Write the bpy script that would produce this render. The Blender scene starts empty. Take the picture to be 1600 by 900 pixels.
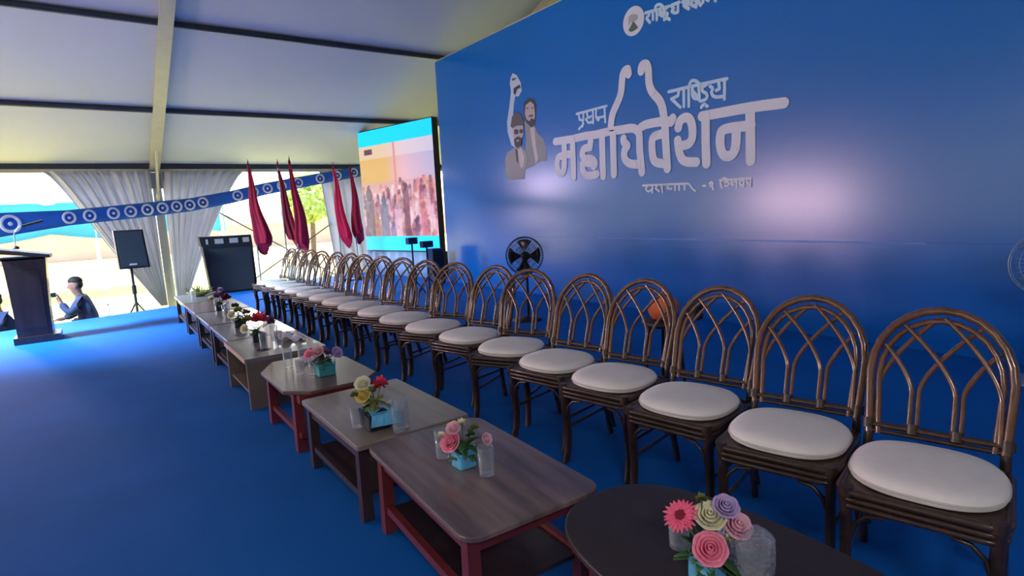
import bpy, bmesh, math, random, json
from mathutils import Vector, Matrix
PI = math.pi
random.seed(7)
scn = bpy.context.scene
COL = scn.collection

# ------------------------------------------------------------ camera, world, sun, exposure
F_PX, YAW, PITCH, ROLL, CAM_H = 891.63, 0.62235933, 0.13823786, 0.05071136, 1.43
def camera():
    cy, sy, cp, sp = math.cos(YAW), math.sin(YAW), math.cos(PITCH), math.sin(PITCH)
    f = Vector((sy*cp, cy*cp, -sp)); r = Vector((cy, -sy, 0)); d = f.cross(r)
    c, s = math.cos(ROLL), math.sin(ROLL)
    right = r*c + d*s; down = d*c - r*s
    cam = bpy.data.cameras.new('camera'); o = bpy.data.objects.new('camera', cam); COL.objects.link(o)
    cam.sensor_width = 36; cam.lens = 36*F_PX/1600; cam.clip_start = .02; cam.clip_end = 600
    m = Matrix((right, -down, -f)).transposed().to_4x4(); m.translation = (0, 0, CAM_H)
    o.matrix_world = m; scn.camera = o
camera()
scn.view_settings.view_transform = 'Standard'; scn.view_settings.look = 'None'
scn.view_settings.gamma = 1; scn.view_settings.use_curve_mapping = False
scn.view_settings.exposure = 0.65
SUN_EL, SUN_ROT = 50, 20
def world():
    w = bpy.data.worlds.new('world'); scn.world = w; w.use_nodes = True
    n = w.node_tree.nodes; l = w.node_tree.links; n.clear()
    s = n.new('ShaderNodeTexSky'); s.sky_type = 'NISHITA'; s.sun_disc = False
    s.sun_elevation = math.radians(SUN_EL); s.sun_rotation = math.radians(SUN_ROT); s.dust_density = 4
    b = n.new('ShaderNodeBackground'); b.inputs['Strength'].default_value = .8
    o = n.new('ShaderNodeOutputWorld'); l.new(s.outputs[0], b.inputs[0]); l.new(b.outputs[0], o.inputs[0])
world()
def lamp(kind, name, loc, energy, color=(1, 1, 1), target=None, **k):
    d = bpy.data.lights.new(name, kind); d.energy = energy; d.color = color
    for a, b in k.items(): setattr(d, a, b)
    o = bpy.data.objects.new(name, d); COL.objects.link(o); o.location = loc
    if target is not None:
        o.rotation_euler = (Vector(target)-Vector(loc)).to_track_quat('-Z', 'Y').to_euler()
    return o
_el, _az = math.radians(SUN_EL), math.radians(35)
lamp('SUN', 'sun', (0, 0, 30), 9.0, (1, .93, .8), target=Vector((0, 0, 30))-Vector((math.sin(_az)*math.cos(_el), math.cos(_az)*math.cos(_el), math.sin(_el))), angle=.02)

# ------------------------------------------------------------ helpers
def lin(c):
    return tuple((x/255/12.92 if x/255 <= .04045 else ((x/255+.055)/1.055)**2.4) for x in c)
MATS = {}
def mat(name, rgb, rough=.6, metal=0, var=0, scale=8, stretch=(1, 1, 1), bump=0, spec=.5, emit=0, coat=0, rgb2=None, trans=0, ior=1.45, alpha=1, translucent=0, sheen=0, vcol=False):
    m = bpy.data.materials.new(name); m.use_nodes = True; MATS[name] = m
    nt = m.node_tree; n = nt.nodes; l = nt.links; b = n['Principled BSDF']
    c = lin(rgb) + (1,)
    b.inputs['Base Color'].default_value = c
    b.inputs['Roughness'].default_value = rough; b.inputs['Metallic'].default_value = metal
    b.inputs['Specular IOR Level'].default_value = spec; b.inputs['IOR'].default_value = ior
    b.inputs['Coat Weight'].default_value = coat; b.inputs['Transmission Weight'].default_value = trans
    b.inputs['Alpha'].default_value = alpha
    b.inputs['Sheen Weight'].default_value = sheen
    if emit:
        b.inputs['Emission Color'].default_value = c; b.inputs['Emission Strength'].default_value = emit
    if vcol:
        a = n.new('ShaderNodeVertexColor'); a.layer_name = 'col'
        l.new(a.outputs[0], b.inputs['Emission Color']); b.inputs['Emission Strength'].default_value = emit or 1
        b.inputs['Base Color'].default_value = (.01, .01, .01, 1)
    if var or bump:
        tc = n.new('ShaderNodeTexCoord'); mp = n.new('ShaderNodeMapping'); mp.inputs['Scale'].default_value = stretch
        nz = n.new('ShaderNodeTexNoise'); nz.inputs['Scale'].default_value = scale; nz.inputs['Detail'].default_value = 5
        l.new(tc.outputs['Object'], mp.inputs[0]); l.new(mp.outputs[0], nz.inputs['Vector'])
        if var:
            r = n.new('ShaderNodeValToRGB'); r.color_ramp.elements[0].position = .3; r.color_ramp.elements[1].position = .7
            if rgb2: r.color_ramp.elements[0].color = c; r.color_ramp.elements[1].color = lin(rgb2)+(1,)
            else:
                r.color_ramp.elements[0].color = tuple(x*(1-var) for x in c[:3])+(1,)
                r.color_ramp.elements[1].color = tuple(min(1, x*(1+var)) for x in c[:3])+(1,)
            l.new(nz.outputs[0], r.inputs[0]); l.new(r.outputs[0], b.inputs['Base Color'])
        if bump:
            bp = n.new('ShaderNodeBump'); bp.inputs['Strength'].default_value = bump; bp.inputs['Distance'].default_value = .02
            l.new(nz.outputs[0], bp.inputs['Height']); l.new(bp.outputs[0], b.inputs['Normal'])
    if translucent:
        t = n.new('ShaderNodeBsdfTranslucent'); t.inputs[0].default_value = c
        mx = n.new('ShaderNodeMixShader'); mx.inputs[0].default_value = translucent
        l.new(b.outputs[0], mx.inputs[1]); l.new(t.outputs[0], mx.inputs[2]); l.new(mx.outputs[0], n['Material Output'].inputs[0])
    return m
M = lambda k: MATS[k]

class MB:
    def __init__(s): s.v = []; s.f = []; s.sm = []
    def add(s, vs, fs, smooth=True):
        o = len(s.v); s.v += [tuple(v) for v in vs]; s.f += [tuple(i+o for i in f) for f in fs]; s.sm += [smooth]*len(fs); return s
    def box(s, x0, y0, z0, x1, y1, z1):
        v = [(x, y, z) for z in (z0, z1) for y in (y0, y1) for x in (x0, x1)]
        return s.add(v, [(0, 2, 3, 1), (4, 5, 7, 6), (0, 1, 5, 4), (2, 6, 7, 3), (0, 4, 6, 2), (1, 3, 7, 5)], False)
    def hexa(s, p): # 8 points bottom 4 ccw, top 4 ccw
        return s.add(p, [(3, 2, 1, 0), (4, 5, 6, 7), (0, 1, 5, 4), (1, 2, 6, 5), (2, 3, 7, 6), (3, 0, 4, 7)], False)
    def prism(s, poly, z0, z1, bevel=0):
        n = len(poly); cx = sum(p[0] for p in poly)/n; cy = sum(p[1] for p in poly)/n
        rings = [(poly, z0), (poly, z1)]
        if bevel:
            def ins(b):
                o = []
                for x, y in poly:
                    d = math.hypot(x-cx, y-cy) or 1; o.append((x-(x-cx)/d*b, y-(y-cy)/d*b))
                return o
            rings = [(ins(bevel), z0), (poly, z0+bevel), (poly, z1-bevel), (ins(bevel*.3), z1-bevel*.3), (ins(bevel), z1)]
        v = [(x, y, z) for pl, z in rings for x, y in pl]; f = []
        for k in range(len(rings)-1):
            for i in range(n): j = (i+1) % n; f.append((k*n+i, k*n+j, (k+1)*n+j, (k+1)*n+i))
        s.add(v, f, False)
        s.add([(x, y, z) for x, y in rings[-1][0] for z in [rings[-1][1]]], [tuple(range(n))], False)
        s.add([(x, y, z) for x, y in rings[0][0] for z in [rings[0][1]]], [tuple(range(n-1, -1, -1))], False)
        return s
    def tube(s, pts, r, n=8, closed=False):
        pts = [Vector(p) for p in pts]; N = len(pts)
        rs = r if isinstance(r, (list, tuple)) else [r]*N
        T = []
        for i in range(N):
            a = pts[(i-1) % N] if (closed or i > 0) else pts[i]; b = pts[(i+1) % N] if (closed or i < N-1) else pts[i]
            t = (b-a); T.append(t.normalized() if t.length > 1e-9 else Vector((0, 0, 1)))
        u = T[0].orthogonal().normalized(); v = []
        for i in range(N):
            u = (u-T[i]*u.dot(T[i])); u = u.normalized() if u.length > 1e-6 else T[i].orthogonal().normalized()
            w = T[i].cross(u)
            for k in range(n):
                a = 2*PI*k/n; v.append(pts[i]+(u*math.cos(a)+w*math.sin(a))*rs[i])
        f = []
        for i in range(N if closed else N-1):
            j = (i+1) % N
            for k in range(n): q = (k+1) % n; f.append((i*n+k, i*n+q, j*n+q, j*n+k))
        s.add(v, f)
        if not closed:
            s.add(v[:n], [tuple(range(n-1, -1, -1))], False); s.add(v[-n:], [tuple(range(n))], False)
        return s
    def lathe(s, prof, n=24, c=(0, 0), ax=None, org=(0, 0, 0), cap=True, wob=None):
        v = []; org = Vector(org)
        Q = Vector((0, 0, 1)).rotation_difference(Vector(ax)).to_matrix() if ax else Matrix.Identity(3)
        for r, z in prof:
            for k in range(n):
                a = 2*PI*k/n; rr = r*(wob(a, z) if wob else 1)
                v.append(Q @ Vector((c[0]+rr*math.cos(a), c[1]+rr*math.sin(a), z)) + org)
        f = [(i*n+k, i*n+(k+1) % n, (i+1)*n+(k+1) % n, (i+1)*n+k) for i in range(len(prof)-1) for k in range(n)]
        s.add(v, f)
        if cap:
            s.add(v[:n], [tuple(range(n-1, -1, -1))], False); s.add(v[-n:], [tuple(range(n))], False)
        return s
    def ball(s, c, r, n=12, m=8):
        rx, ry, rz = r if isinstance(r, (list, tuple)) else (r, r, r)
        v = [(c[0]+rx*math.sin(PI*i/m)*math.cos(2*PI*k/n), c[1]+ry*math.sin(PI*i/m)*math.sin(2*PI*k/n), c[2]-rz*math.cos(PI*i/m)) for i in range(m+1) for k in range(n)]
        return s.add(v, [(i*n+k, i*n+(k+1) % n, (i+1)*n+(k+1) % n, (i+1)*n+k) for i in range(m) for k in range(n)])
    def grid(s, fn, nu, nv, smooth=True):
        v = [fn(i/nu, j/nv) for j in range(nv+1) for i in range(nu+1)]
        return s.add(v, [(j*(nu+1)+i, j*(nu+1)+i+1, (j+1)*(nu+1)+i+1, (j+1)*(nu+1)+i) for j in range(nv) for i in range(nu)], smooth)
    def build(s, name, m, parent=None):
        me = bpy.data.meshes.new(name); me.from_pydata([tuple(v) for v in s.v], [], s.f)
        me.polygons.foreach_set('use_smooth', s.sm); me.materials.append(m); me.update()
        o = bpy.data.objects.new(name, me); COL.objects.link(o); o.parent = parent
        return o
def tag(o, label, cat=None, group=None):
    o['label'] = label
    if cat: o['category'] = cat
    if group: o['group'] = group
    return o
def thing(name, label, cat, loc=(0, 0, 0), rz=0, group=None):
    o = bpy.data.objects.new(name, None); COL.objects.link(o); o.location = loc; o.rotation_euler = (0, 0, rz)
    o.empty_display_size = .1
    return tag(o, label, cat, group)
def structure(o): o['kind'] = 'structure'; return o
def kids(o): return [c for c in ALLOBJ() if c.parent == o]
def ALLOBJ(): return list(bpy.data.objects)
def copy_tree(o, parent=None):
    c = o.copy(); COL.objects.link(c); c.parent = parent
    for ch in list(o.children): copy_tree(ch, c)
    return c
def sel(w, d, n=40, e=2.0):  # superellipse outline
    o = []
    for i in range(n):
        a = 2*PI*i/n; c, s_ = math.cos(a), math.sin(a)
        o.append((w/2*math.copysign(abs(c)**(2/e), c), d/2*math.copysign(abs(s_)**(2/e), s_)))
    return o
def rrect(w, d, r, n=5):
    o = []
    for cx, cy, a0 in ((w/2-r, d/2-r, 0), (-w/2+r, d/2-r, 90), (-w/2+r, -d/2+r, 180), (w/2-r, -d/2+r, 270)):
        for i in range(n+1):
            a = math.radians(a0+90*i/n); o.append((cx+r*math.cos(a), cy+r*math.sin(a)))
    return o
def solid(o, th, off=0):
    m = o.modifiers.new('thick', 'SOLIDIFY'); m.thickness = th; m.offset = off; return o

# ------------------------------------------------------------ materials
mat('carpet', (6, 98, 184), .8, var=.10, scale=1.2, bump=.15, spec=.18)
mat('stage_side', (20, 70, 140), .8, var=.1)
mat('ground', (176, 146, 92), .95, var=.3, scale=.35, rgb2=(148, 168, 82))
mat('roof', (176, 188, 206), .7, var=.03, scale=.5, translucent=.055, spec=.3)
mat('wall_fabric', (205, 207, 205), .8, var=.03, scale=.7, translucent=.25)
mat('drape', (196, 200, 210), .8, var=.04, scale=3, translucent=.3)
mat('alu', (176, 176, 162), .4, metal=.25, var=.05)
mat('purlin', (58, 64, 74), .4, metal=.4, var=.1)
mat('steel', (150, 155, 160), .35, metal=.6, var=.05)
mat('backdrop', (0, 100, 196), .24, var=.035, scale=.7, spec=.7, bump=.01)
mat('backdrop_hem', (70, 130, 215), .4)
mat('print_white', (198, 204, 230), .45, var=.03)
mat('print_light', (175, 205, 240), .45)
for k, c in dict(arm=(172, 190, 222), dark=(40, 45, 75), coat=(128, 132, 150), coat2=(140, 140, 156), light=(178, 176, 190), hair=(42, 44, 62), face=(170, 158, 172), hat=(74, 72, 88)).items(): mat('tone_'+k, c, .5)
mat('logo_grey', (150, 158, 175), .5); mat('logo_green', (70, 100, 95), .5)
mat('rattan', (98, 60, 44), .24, var=.35, scale=30, stretch=(1, 1, .3), bump=.15, spec=.8, coat=.6)
mat('rattan_dark', (58, 40, 33), .35, var=.3, scale=30, bump=.15, spec=.5, coat=.2)
mat('cushion', (228, 221, 222), .8, var=.03, scale=14, bump=.08, sheen=.2)
mat('piping', (196, 190, 186), .8)
mat('wood_dark', (92, 74, 74), .3, var=.3, scale=3.2, stretch=(5, .5, 1), coat=.3, rgb2=(148, 124, 118))
mat('wood_oval', (54, 42, 44), .5, var=.18, scale=4, stretch=(5, .6, 1), coat=.1)
mat('wood_red', (112, 44, 48), .35, var=.2, scale=6, coat=.3)
mat('wood_pale', (140, 124, 118), .3, var=.2, scale=3, stretch=(5, .6, 1), coat=.35)
mat('wood_rose', (118, 84, 80), .28, var=.15, scale=3, stretch=(5, .6, 1), coat=.4)
mat('wood_box', (120, 104, 92), .4, var=.12, scale=3, coat=.2)
mat('wood_grey', (128, 124, 124), .3, var=.12, scale=3, stretch=(5, .6, 1), coat=.3)
mat('wood_edge', (176, 150, 132), .45)
mat('lectern', (58, 44, 50), .4, var=.25, scale=5, stretch=(3, 3, .5), coat=.2)
mat('black', (22, 23, 27), .5, var=.2, scale=20); mat('black_gloss', (16, 17, 22), .25)
mat('grille', (34, 40, 48), .6, var=.25, scale=120)
mat('silver', (190, 190, 188), .35, metal=.5)
mat('flag', (176, 30, 66), .75, var=.22, scale=5, stretch=(1, 1, .4), translucent=.2)
mat('flag_dark', (140, 28, 56), .75, var=.25, scale=5, stretch=(1, 1, .4), translucent=.15)
mat('flag_bright', (226, 44, 92), .75, var=.2, scale=5, stretch=(1, 1, .4), translucent=.3)
mat('banner', (52, 118, 205), .7, var=.05, scale=2, translucent=.25); mat('banner_white', (228, 234, 244), .7, translucent=.25)
mat('cyan_led', (0, 190, 255), .5, emit=.6); mat('crowd', (0, 0, 0), .4, emit=.62, vcol=True)
mat('glare_skirt', (168, 196, 236), .6, var=.05, translucent=.2)  # pale blue stands in for the glare below the video screen
def glass_mat(name, rough, base, tint, ior, bump=0):
    m = bpy.data.materials.new(name); m.use_nodes = True; MATS[name] = m; nt = m.node_tree; n = nt.nodes; l = nt.links; n.clear()
    out = n.new('ShaderNodeOutputMaterial'); mx = n.new('ShaderNodeMixShader'); tr = n.new('ShaderNodeBsdfTransparent'); g = n.new('ShaderNodeBsdfPrincipled')
    g.inputs['Base Color'].default_value = lin(tint)+(1,); g.inputs['Roughness'].default_value = rough; g.inputs['Specular IOR Level'].default_value = 1; g.inputs['Coat Weight'].default_value = 1
    lw = n.new('ShaderNodeLayerWeight'); lw.inputs['Blend'].default_value = ior; mr = n.new('ShaderNodeMapRange'); mr.inputs['To Min'].default_value = base; mr.inputs['To Max'].default_value = .9
    l.new(lw.outputs['Facing'], mr.inputs[0]); l.new(mr.outputs[0], mx.inputs[0]); l.new(tr.outputs[0], mx.inputs[1]); l.new(g.outputs[0], mx.inputs[2]); l.new(mx.outputs[0], out.inputs[0])
    if bump:
        nz = n.new('ShaderNodeTexNoise'); nz.inputs['Scale'].default_value = 55; tc = n.new('ShaderNodeTexCoord'); l.new(tc.outputs['Object'], nz.inputs['Vector'])
        b = n.new('ShaderNodeBump'); b.inputs['Strength'].default_value = bump; b.inputs['Distance'].default_value = .02; l.new(nz.outputs[0], b.inputs['Height']); l.new(b.outputs[0], g.inputs['Normal']); l.new(b.outputs[0], lw.inputs['Normal'])
glass_mat('glass', .04, .05, (200, 208, 224), .22)
glass_mat('film', .12, .12, (190, 190, 215), .45, 1.0)
mat('foil', (92, 176, 222), .35, var=.15, scale=40, bump=.3, coat=.3); mat('foil_teal', (60, 150, 160), .35, var=.15, scale=40, bump=.3)
mat('pot_dark', (34, 44, 56), .4, var=.2)
mat('pink', (240, 96, 134), .6, var=.18, scale=60); mat('hotpink', (222, 62, 92), .6, var=.18, scale=60); mat('deep', (140, 28, 56), .7)
mat('rose', (244, 142, 172), .6, var=.12, scale=60); mat('pale_pink', (232, 176, 196), .6, var=.1, scale=60)
mat('cream', (226, 222, 190), .6, var=.08, scale=60); mat('yellow', (226, 204, 110), .6, var=.12, scale=60)
mat('lilac', (190, 165, 212), .6, var=.1, scale=60); mat('purple', (110, 70, 112), .6, var=.2, scale=60)
mat('leaf', (52, 92, 48), .5, var=.35, scale=40); mat('leaf_olive', (122, 128, 66), .55, var=.3, scale=40); mat('stem', (92, 110, 60), .6)
mat('napkin', (236, 226, 232), .8, var=.04, bump=.3, scale=20)
mat('orange', (206, 98, 44), .7, var=.15, scale=10, bump=.3)
mat('fan_grey', (120, 150, 190), .35, metal=.4); mat('fan_blade', (70, 110, 160), .35, coat=.2)
mat('skin', (140, 102, 88), .6, var=.08); mat('jacket', (50, 62, 96), .85, var=.15, scale=20); mat('navy', (34, 50, 92), .85, var=.15, scale=20)
mat('hair', (24, 20, 20), .7); mat('chair_plastic', (190, 190, 195), .5); mat('trousers', (40, 44, 60), .85)
mat('tree', (190, 208, 128), .8, var=.35, scale=2, translucent=.3); mat('trunk', (110, 92, 72), .9, var=.3)
mat('far_white', (225, 232, 242), .8, var=.06, scale=.6); mat('far_blue', (70, 170, 228), .8, var=.1, scale=.8)
mat('far_wall', (232, 186, 160), .9, var=.1, scale=.4)

def make_added_light(loc, target, e, col, size=1.2):  # added area light out of view, no fixture modelled
    o = lamp('AREA', 'added_light', loc, e, col, target, shape='RECTANGLE', size=size, size_y=.5)
    return o
PINK, COOL = (1, .6, .74), (.55, .8, 1)
ADDED_LIGHTS = [((-6, 9.9, 1.3), (5.8, 3.2, 1.3), .55, 95, PINK), ((-6, 8.4, 1.2), (5.8, 2.6, 1.3), .6, 95, PINK),  # added pink pair, placed to make the glow in the glossy backdrop
          ((-2.7, 17.6, 1.9), (5.8, 7.0, 1.5), .8, 210, (.95, .72, 1)), ((-3.9, 9.6, 3.4), (-.3, 10.6, 0), 1.0, 210, COOL), ((-1.2, -2.6, 3.6), (2.2, 1.5, .4), 1.2, 45, (1, .93, .95))]  # added lilac glow, cool light for the far floor, soft front fill
for a_, b_, z_, e_, c_ in ADDED_LIGHTS:
    o_ = make_added_light(a_, b_, e_, c_, z_)
    if c_ is COOL: o_.data.spread = 1.3

# ------------------------------------------------------------ setting: ground, stage, tent
G = -.7
g = MB().box(-160, -60, G-.3, 160, 220, G).build('ground', M('ground')); structure(g)
st = structure(MB().prism([(-2.3, -3), (6.9, -3), (6.9, 14.1), (1.5, 13.9), (1.5, 11.93), (-2.3, 11.0)], -.06, 0).build('floor', M('carpet')))
MB().prism([(-2.25, -2.95), (6.85, -2.95), (6.85, 14.0), (1.55, 13.8), (1.55, 11.9), (-2.25, 10.97)], G+.002, -.06).build('stage_skirt', M('stage_side'), st)
EY, EZ, RY, RZ = 15.2, 2.75, 3.0, 7.14
SL = (RZ-EZ)/(EY-RY)
def roofz(y): return EZ+(EY-y)*SL if y > RY else RZ-(RY-y)*SL
X0, X1 = -28.77, 13.23
fr = MB()
def roof_fn(u, v):
    y = -9.2+24.6*v; x = X0+(X1-X0)*u
    sag = -.05*abs(math.sin((x-1.23)/6*PI))*abs(math.sin((y-10.4)/2.46*PI))
    return (x, y, roofz(y)+.07+sag)
fr.grid(roof_fn, 84, 60)
ceil = structure(solid(fr.build('ceiling', M('roof')), .02))
for bx in [1.23+6*k for k in range(-5, 3)]:
    b = MB()
    for (ya, yb) in ((EY, RY), (RY, -9.2)):
        za, zb = roofz(ya), roofz(yb)
        b.add([(bx+dx, y, z+dz) for y, z in ((ya, za), (yb, zb)) for dx, dz in ((-.07, .12), (.07, .12), (.07, -.12), (-.07, -.12))],
              [(0, 1, 5, 4), (1, 2, 6, 5), (2, 3, 7, 6), (3, 0, 4, 7), (3, 2, 1, 0), (4, 5, 6, 7)], False)
        for sx in (-1, 1):
            b.add([(bx+dx*sx, y, z+dz) for y, z in ((ya, za), (yb, zb)) for dx, dz in ((.07, -.085), (.1, -.085), (.1, -.12), (.07, -.12))],
                  [(0, 1, 5, 4), (1, 2, 6, 5), (2, 3, 7, 6), (3, 0, 4, 7)], False)
    b.build('rafter', M('alu'), ceil)
for py in (12.86, 10.4, 7.94, 5.5, .5, -1.94, -4.4, -6.86):
    for k in range(-5, 2):
        if py < 5 and k < -2: continue
        b = MB(); bx = 1.23+6*k
        b.tube([(bx+.08, py, roofz(py)), (bx+5.92, py, roofz(py))], .05, 8)
        b.build('purlin', M('purlin'), ceil)
for k in range(-5, 2):
    bx = 1.23+6*k
    tag(MB().box(bx+.06, EY-.07, EZ-.12, bx+5.94, EY+.07, EZ-.05).build('eave_beam', M('alu'), ceil), 'pale aluminium beam along the eave')
    tag(MB().box(bx+.06, EY-.05, EZ-.05, bx+5.94, EY+.05, EZ+.1).build('eave_strip', M('purlin'), ceil), 'dark strip between roof and eave beam')
# plate bracket where the post meets the rafter
structure(solid(MB().grid(lambda u, v: (X0+(X1-X0)*u, -9.2, G+(EZ-G)*v), 10, 2).build('wall_front', M('wall_fabric')), .02))
gw = MB().add([(X1, -9.2, G), (X1, EY, G), (X1, EY, EZ+.1), (X1, RY, RZ+.1), (X1, -9.2, EZ+.1)], [(0, 1, 2, 3, 4)], False)
structure(solid(gw.build('wall_right', M('wall_fabric')), .02))

# tent posts with eave brackets
def post(x, label):
    t = thing('tent_post', label, 'post', (x, EY, G), group=None)
    MB().box(-.085, -.085, 0, .085, .085, EZ-G-.14).build('post', M('alu'), t)
    MB().box(-.17, -.17, 0, .17, .17, .03).build('base_plate', M('steel'), t)
    b = MB().box(-.2, -.12, EZ-G-.3, .2, .12, EZ-G-.13); b.box(-.12, -.14, EZ-G-.48, .12, .14, EZ-G-.3)
    b.build('eave_bracket', M('steel'), t)
    s = MB(); s.tube([(0, -.05, EZ-G-.75), (0, -1.0, EZ-G+.27)], .035, 8); s.build('knee_brace', M('steel'), t)
    return t
post(1.23, 'aluminium tent post between the gathered white drapes left of the flags')
post(7.23, 'aluminium tent post standing behind the video screen')
post(-4.77, 'aluminium tent post beyond the left edge of the view')

# gathered drapes at the posts: top wide, bottom tied to the post
def drape(name, label, top0, top1, bot0, bot1, ztop, zbot, folds, y, side, belly=0):
    def fn(u, v):
        e = v**.8
        xa = top0+(bot0-top0)*e + belly*math.sin(PI*v)*(1-u); xb = top1+(bot1-top1)*e + belly*math.sin(PI*v)*u*0
        x = xa+(xb-xa)*u
        amp = .07*(1-.55*v)
        return (x, y+amp*math.sin(u*folds*2*PI+1.5*v)+.03*math.sin(u*folds*4.3*PI), ztop+(zbot-ztop)*v)
    o = solid(MB().grid(fn, folds*10, 24).build(name, M('drape')), .006)
    return tag(o, label, 'drape')
drape('drape', 'white drape gathered to the left side of the tent post', -.72, 1.12, 1.0, 1.13, 2.65, -.35, 9, 15.02, -1, belly=-.12)
drape('drape', 'white drape gathered to the right side of the tent post', 1.34, 3.05, 1.33, 1.5, 2.65, -.35, 8, 15.02, 1)
def straight(u, v):
    x = 4.85+.25*v+(2.3)*u*(1-.1*v)
    return (x, 15.03+.06*math.sin(u*16*PI)+.02*math.sin(u*37), 2.65-2.95*v)
tag(solid(MB().grid(straight, 150, 10).build('drape', M('drape')), .006), 'straight hanging white drape behind the two flags beside the video screen', 'drape')
drape('drape', 'white drape gathered to the post left of the view', -4.6, -3.6, -4.6, -4.4, 2.65, -.35, 6, 15.02, 1)

# crossed brace cables in the bay behind the flags
for a, b, lab in (((2.28, 1.78), (5.4, -.33), 'thin dark cable sloping down to the right behind the flags'), ((2.0, -.62), (5.3, 1.42), 'thin dark cable rising to the right behind the flags')):
    t = thing('brace_cable', lab, 'cable', (a[0], 15.12, a[1]))
    d = Vector((b[0]-a[0], 0, b[1]-a[1]))
    MB().tube([(0, 0, 0), d], .017, 6).build('cable', M('purlin'), t)
    MB().tube([d*.08, d*.14], .032, 8).build('turnbuckle', M('steel'), t)

# ------------------------------------------------------------ banner ribbon with rings
bt = thing('ring_banner', 'blue fabric banner with white rings strung across the drapes', 'banner', (0, 0, 0))
BK = [(-2.4, 12.75, 1.86, 1.36), (-1.35, 12.95, 1.79, 1.38), (-.38, 13.4, 1.81, 1.53), (.6, 13.9, 1.90, 1.61), (1.73, 14.3, 2.0, 1.72), (2.6, 14.5, 2.15, 1.87), (3.35, 14.5, 2.32, 2.04), (4.6, 14.55, 2.53, 2.26), (6.0, 14.6, 2.76, 2.50)]
def bpt(x):
    for i in range(len(BK)-1):
        a, b = BK[i], BK[i+1]
        if x <= b[0]: break
    t = (x-a[0])/(b[0]-a[0]); return [a[k]+(b[k]-a[k])*t for k in range(4)]
def bfn(u, v):
    x = -2.4+8.4*u; p = bpt(x); return (x, p[1]+.012*math.sin(x*9), p[2]+(p[3]-p[2])*v)
solid(MB().grid(bfn, 120, 3).build('band', M('banner'), bt), .004)
for x in [-1.95, -1.16, -.36, -.05, .33, .62, .92, 1.2, 1.47, 1.73, 2.0, 2.75, 3.1, 3.42, 3.75, 4.15, 4.7, 5.15, 5.6]:
    p = bpt(x); q = bpt(x+.1); dx = Vector((.1, q[1]-p[1], 0)).normalized(); c = Vector((x, p[1]-.025, (p[2]+p[3])/2)); R = .34*(p[2]-p[3])
    r_ = MB().tube([c+dx*(R*math.cos(a))+Vector((0, 0, R*math.sin(a))) for a in [2*PI*i/24 for i in range(24)]], R*.22, 6, closed=True)
    r_.ball(tuple(c), R*.28, 8, 6)
    r_.build('ring', M('banner_white'), bt)

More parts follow.
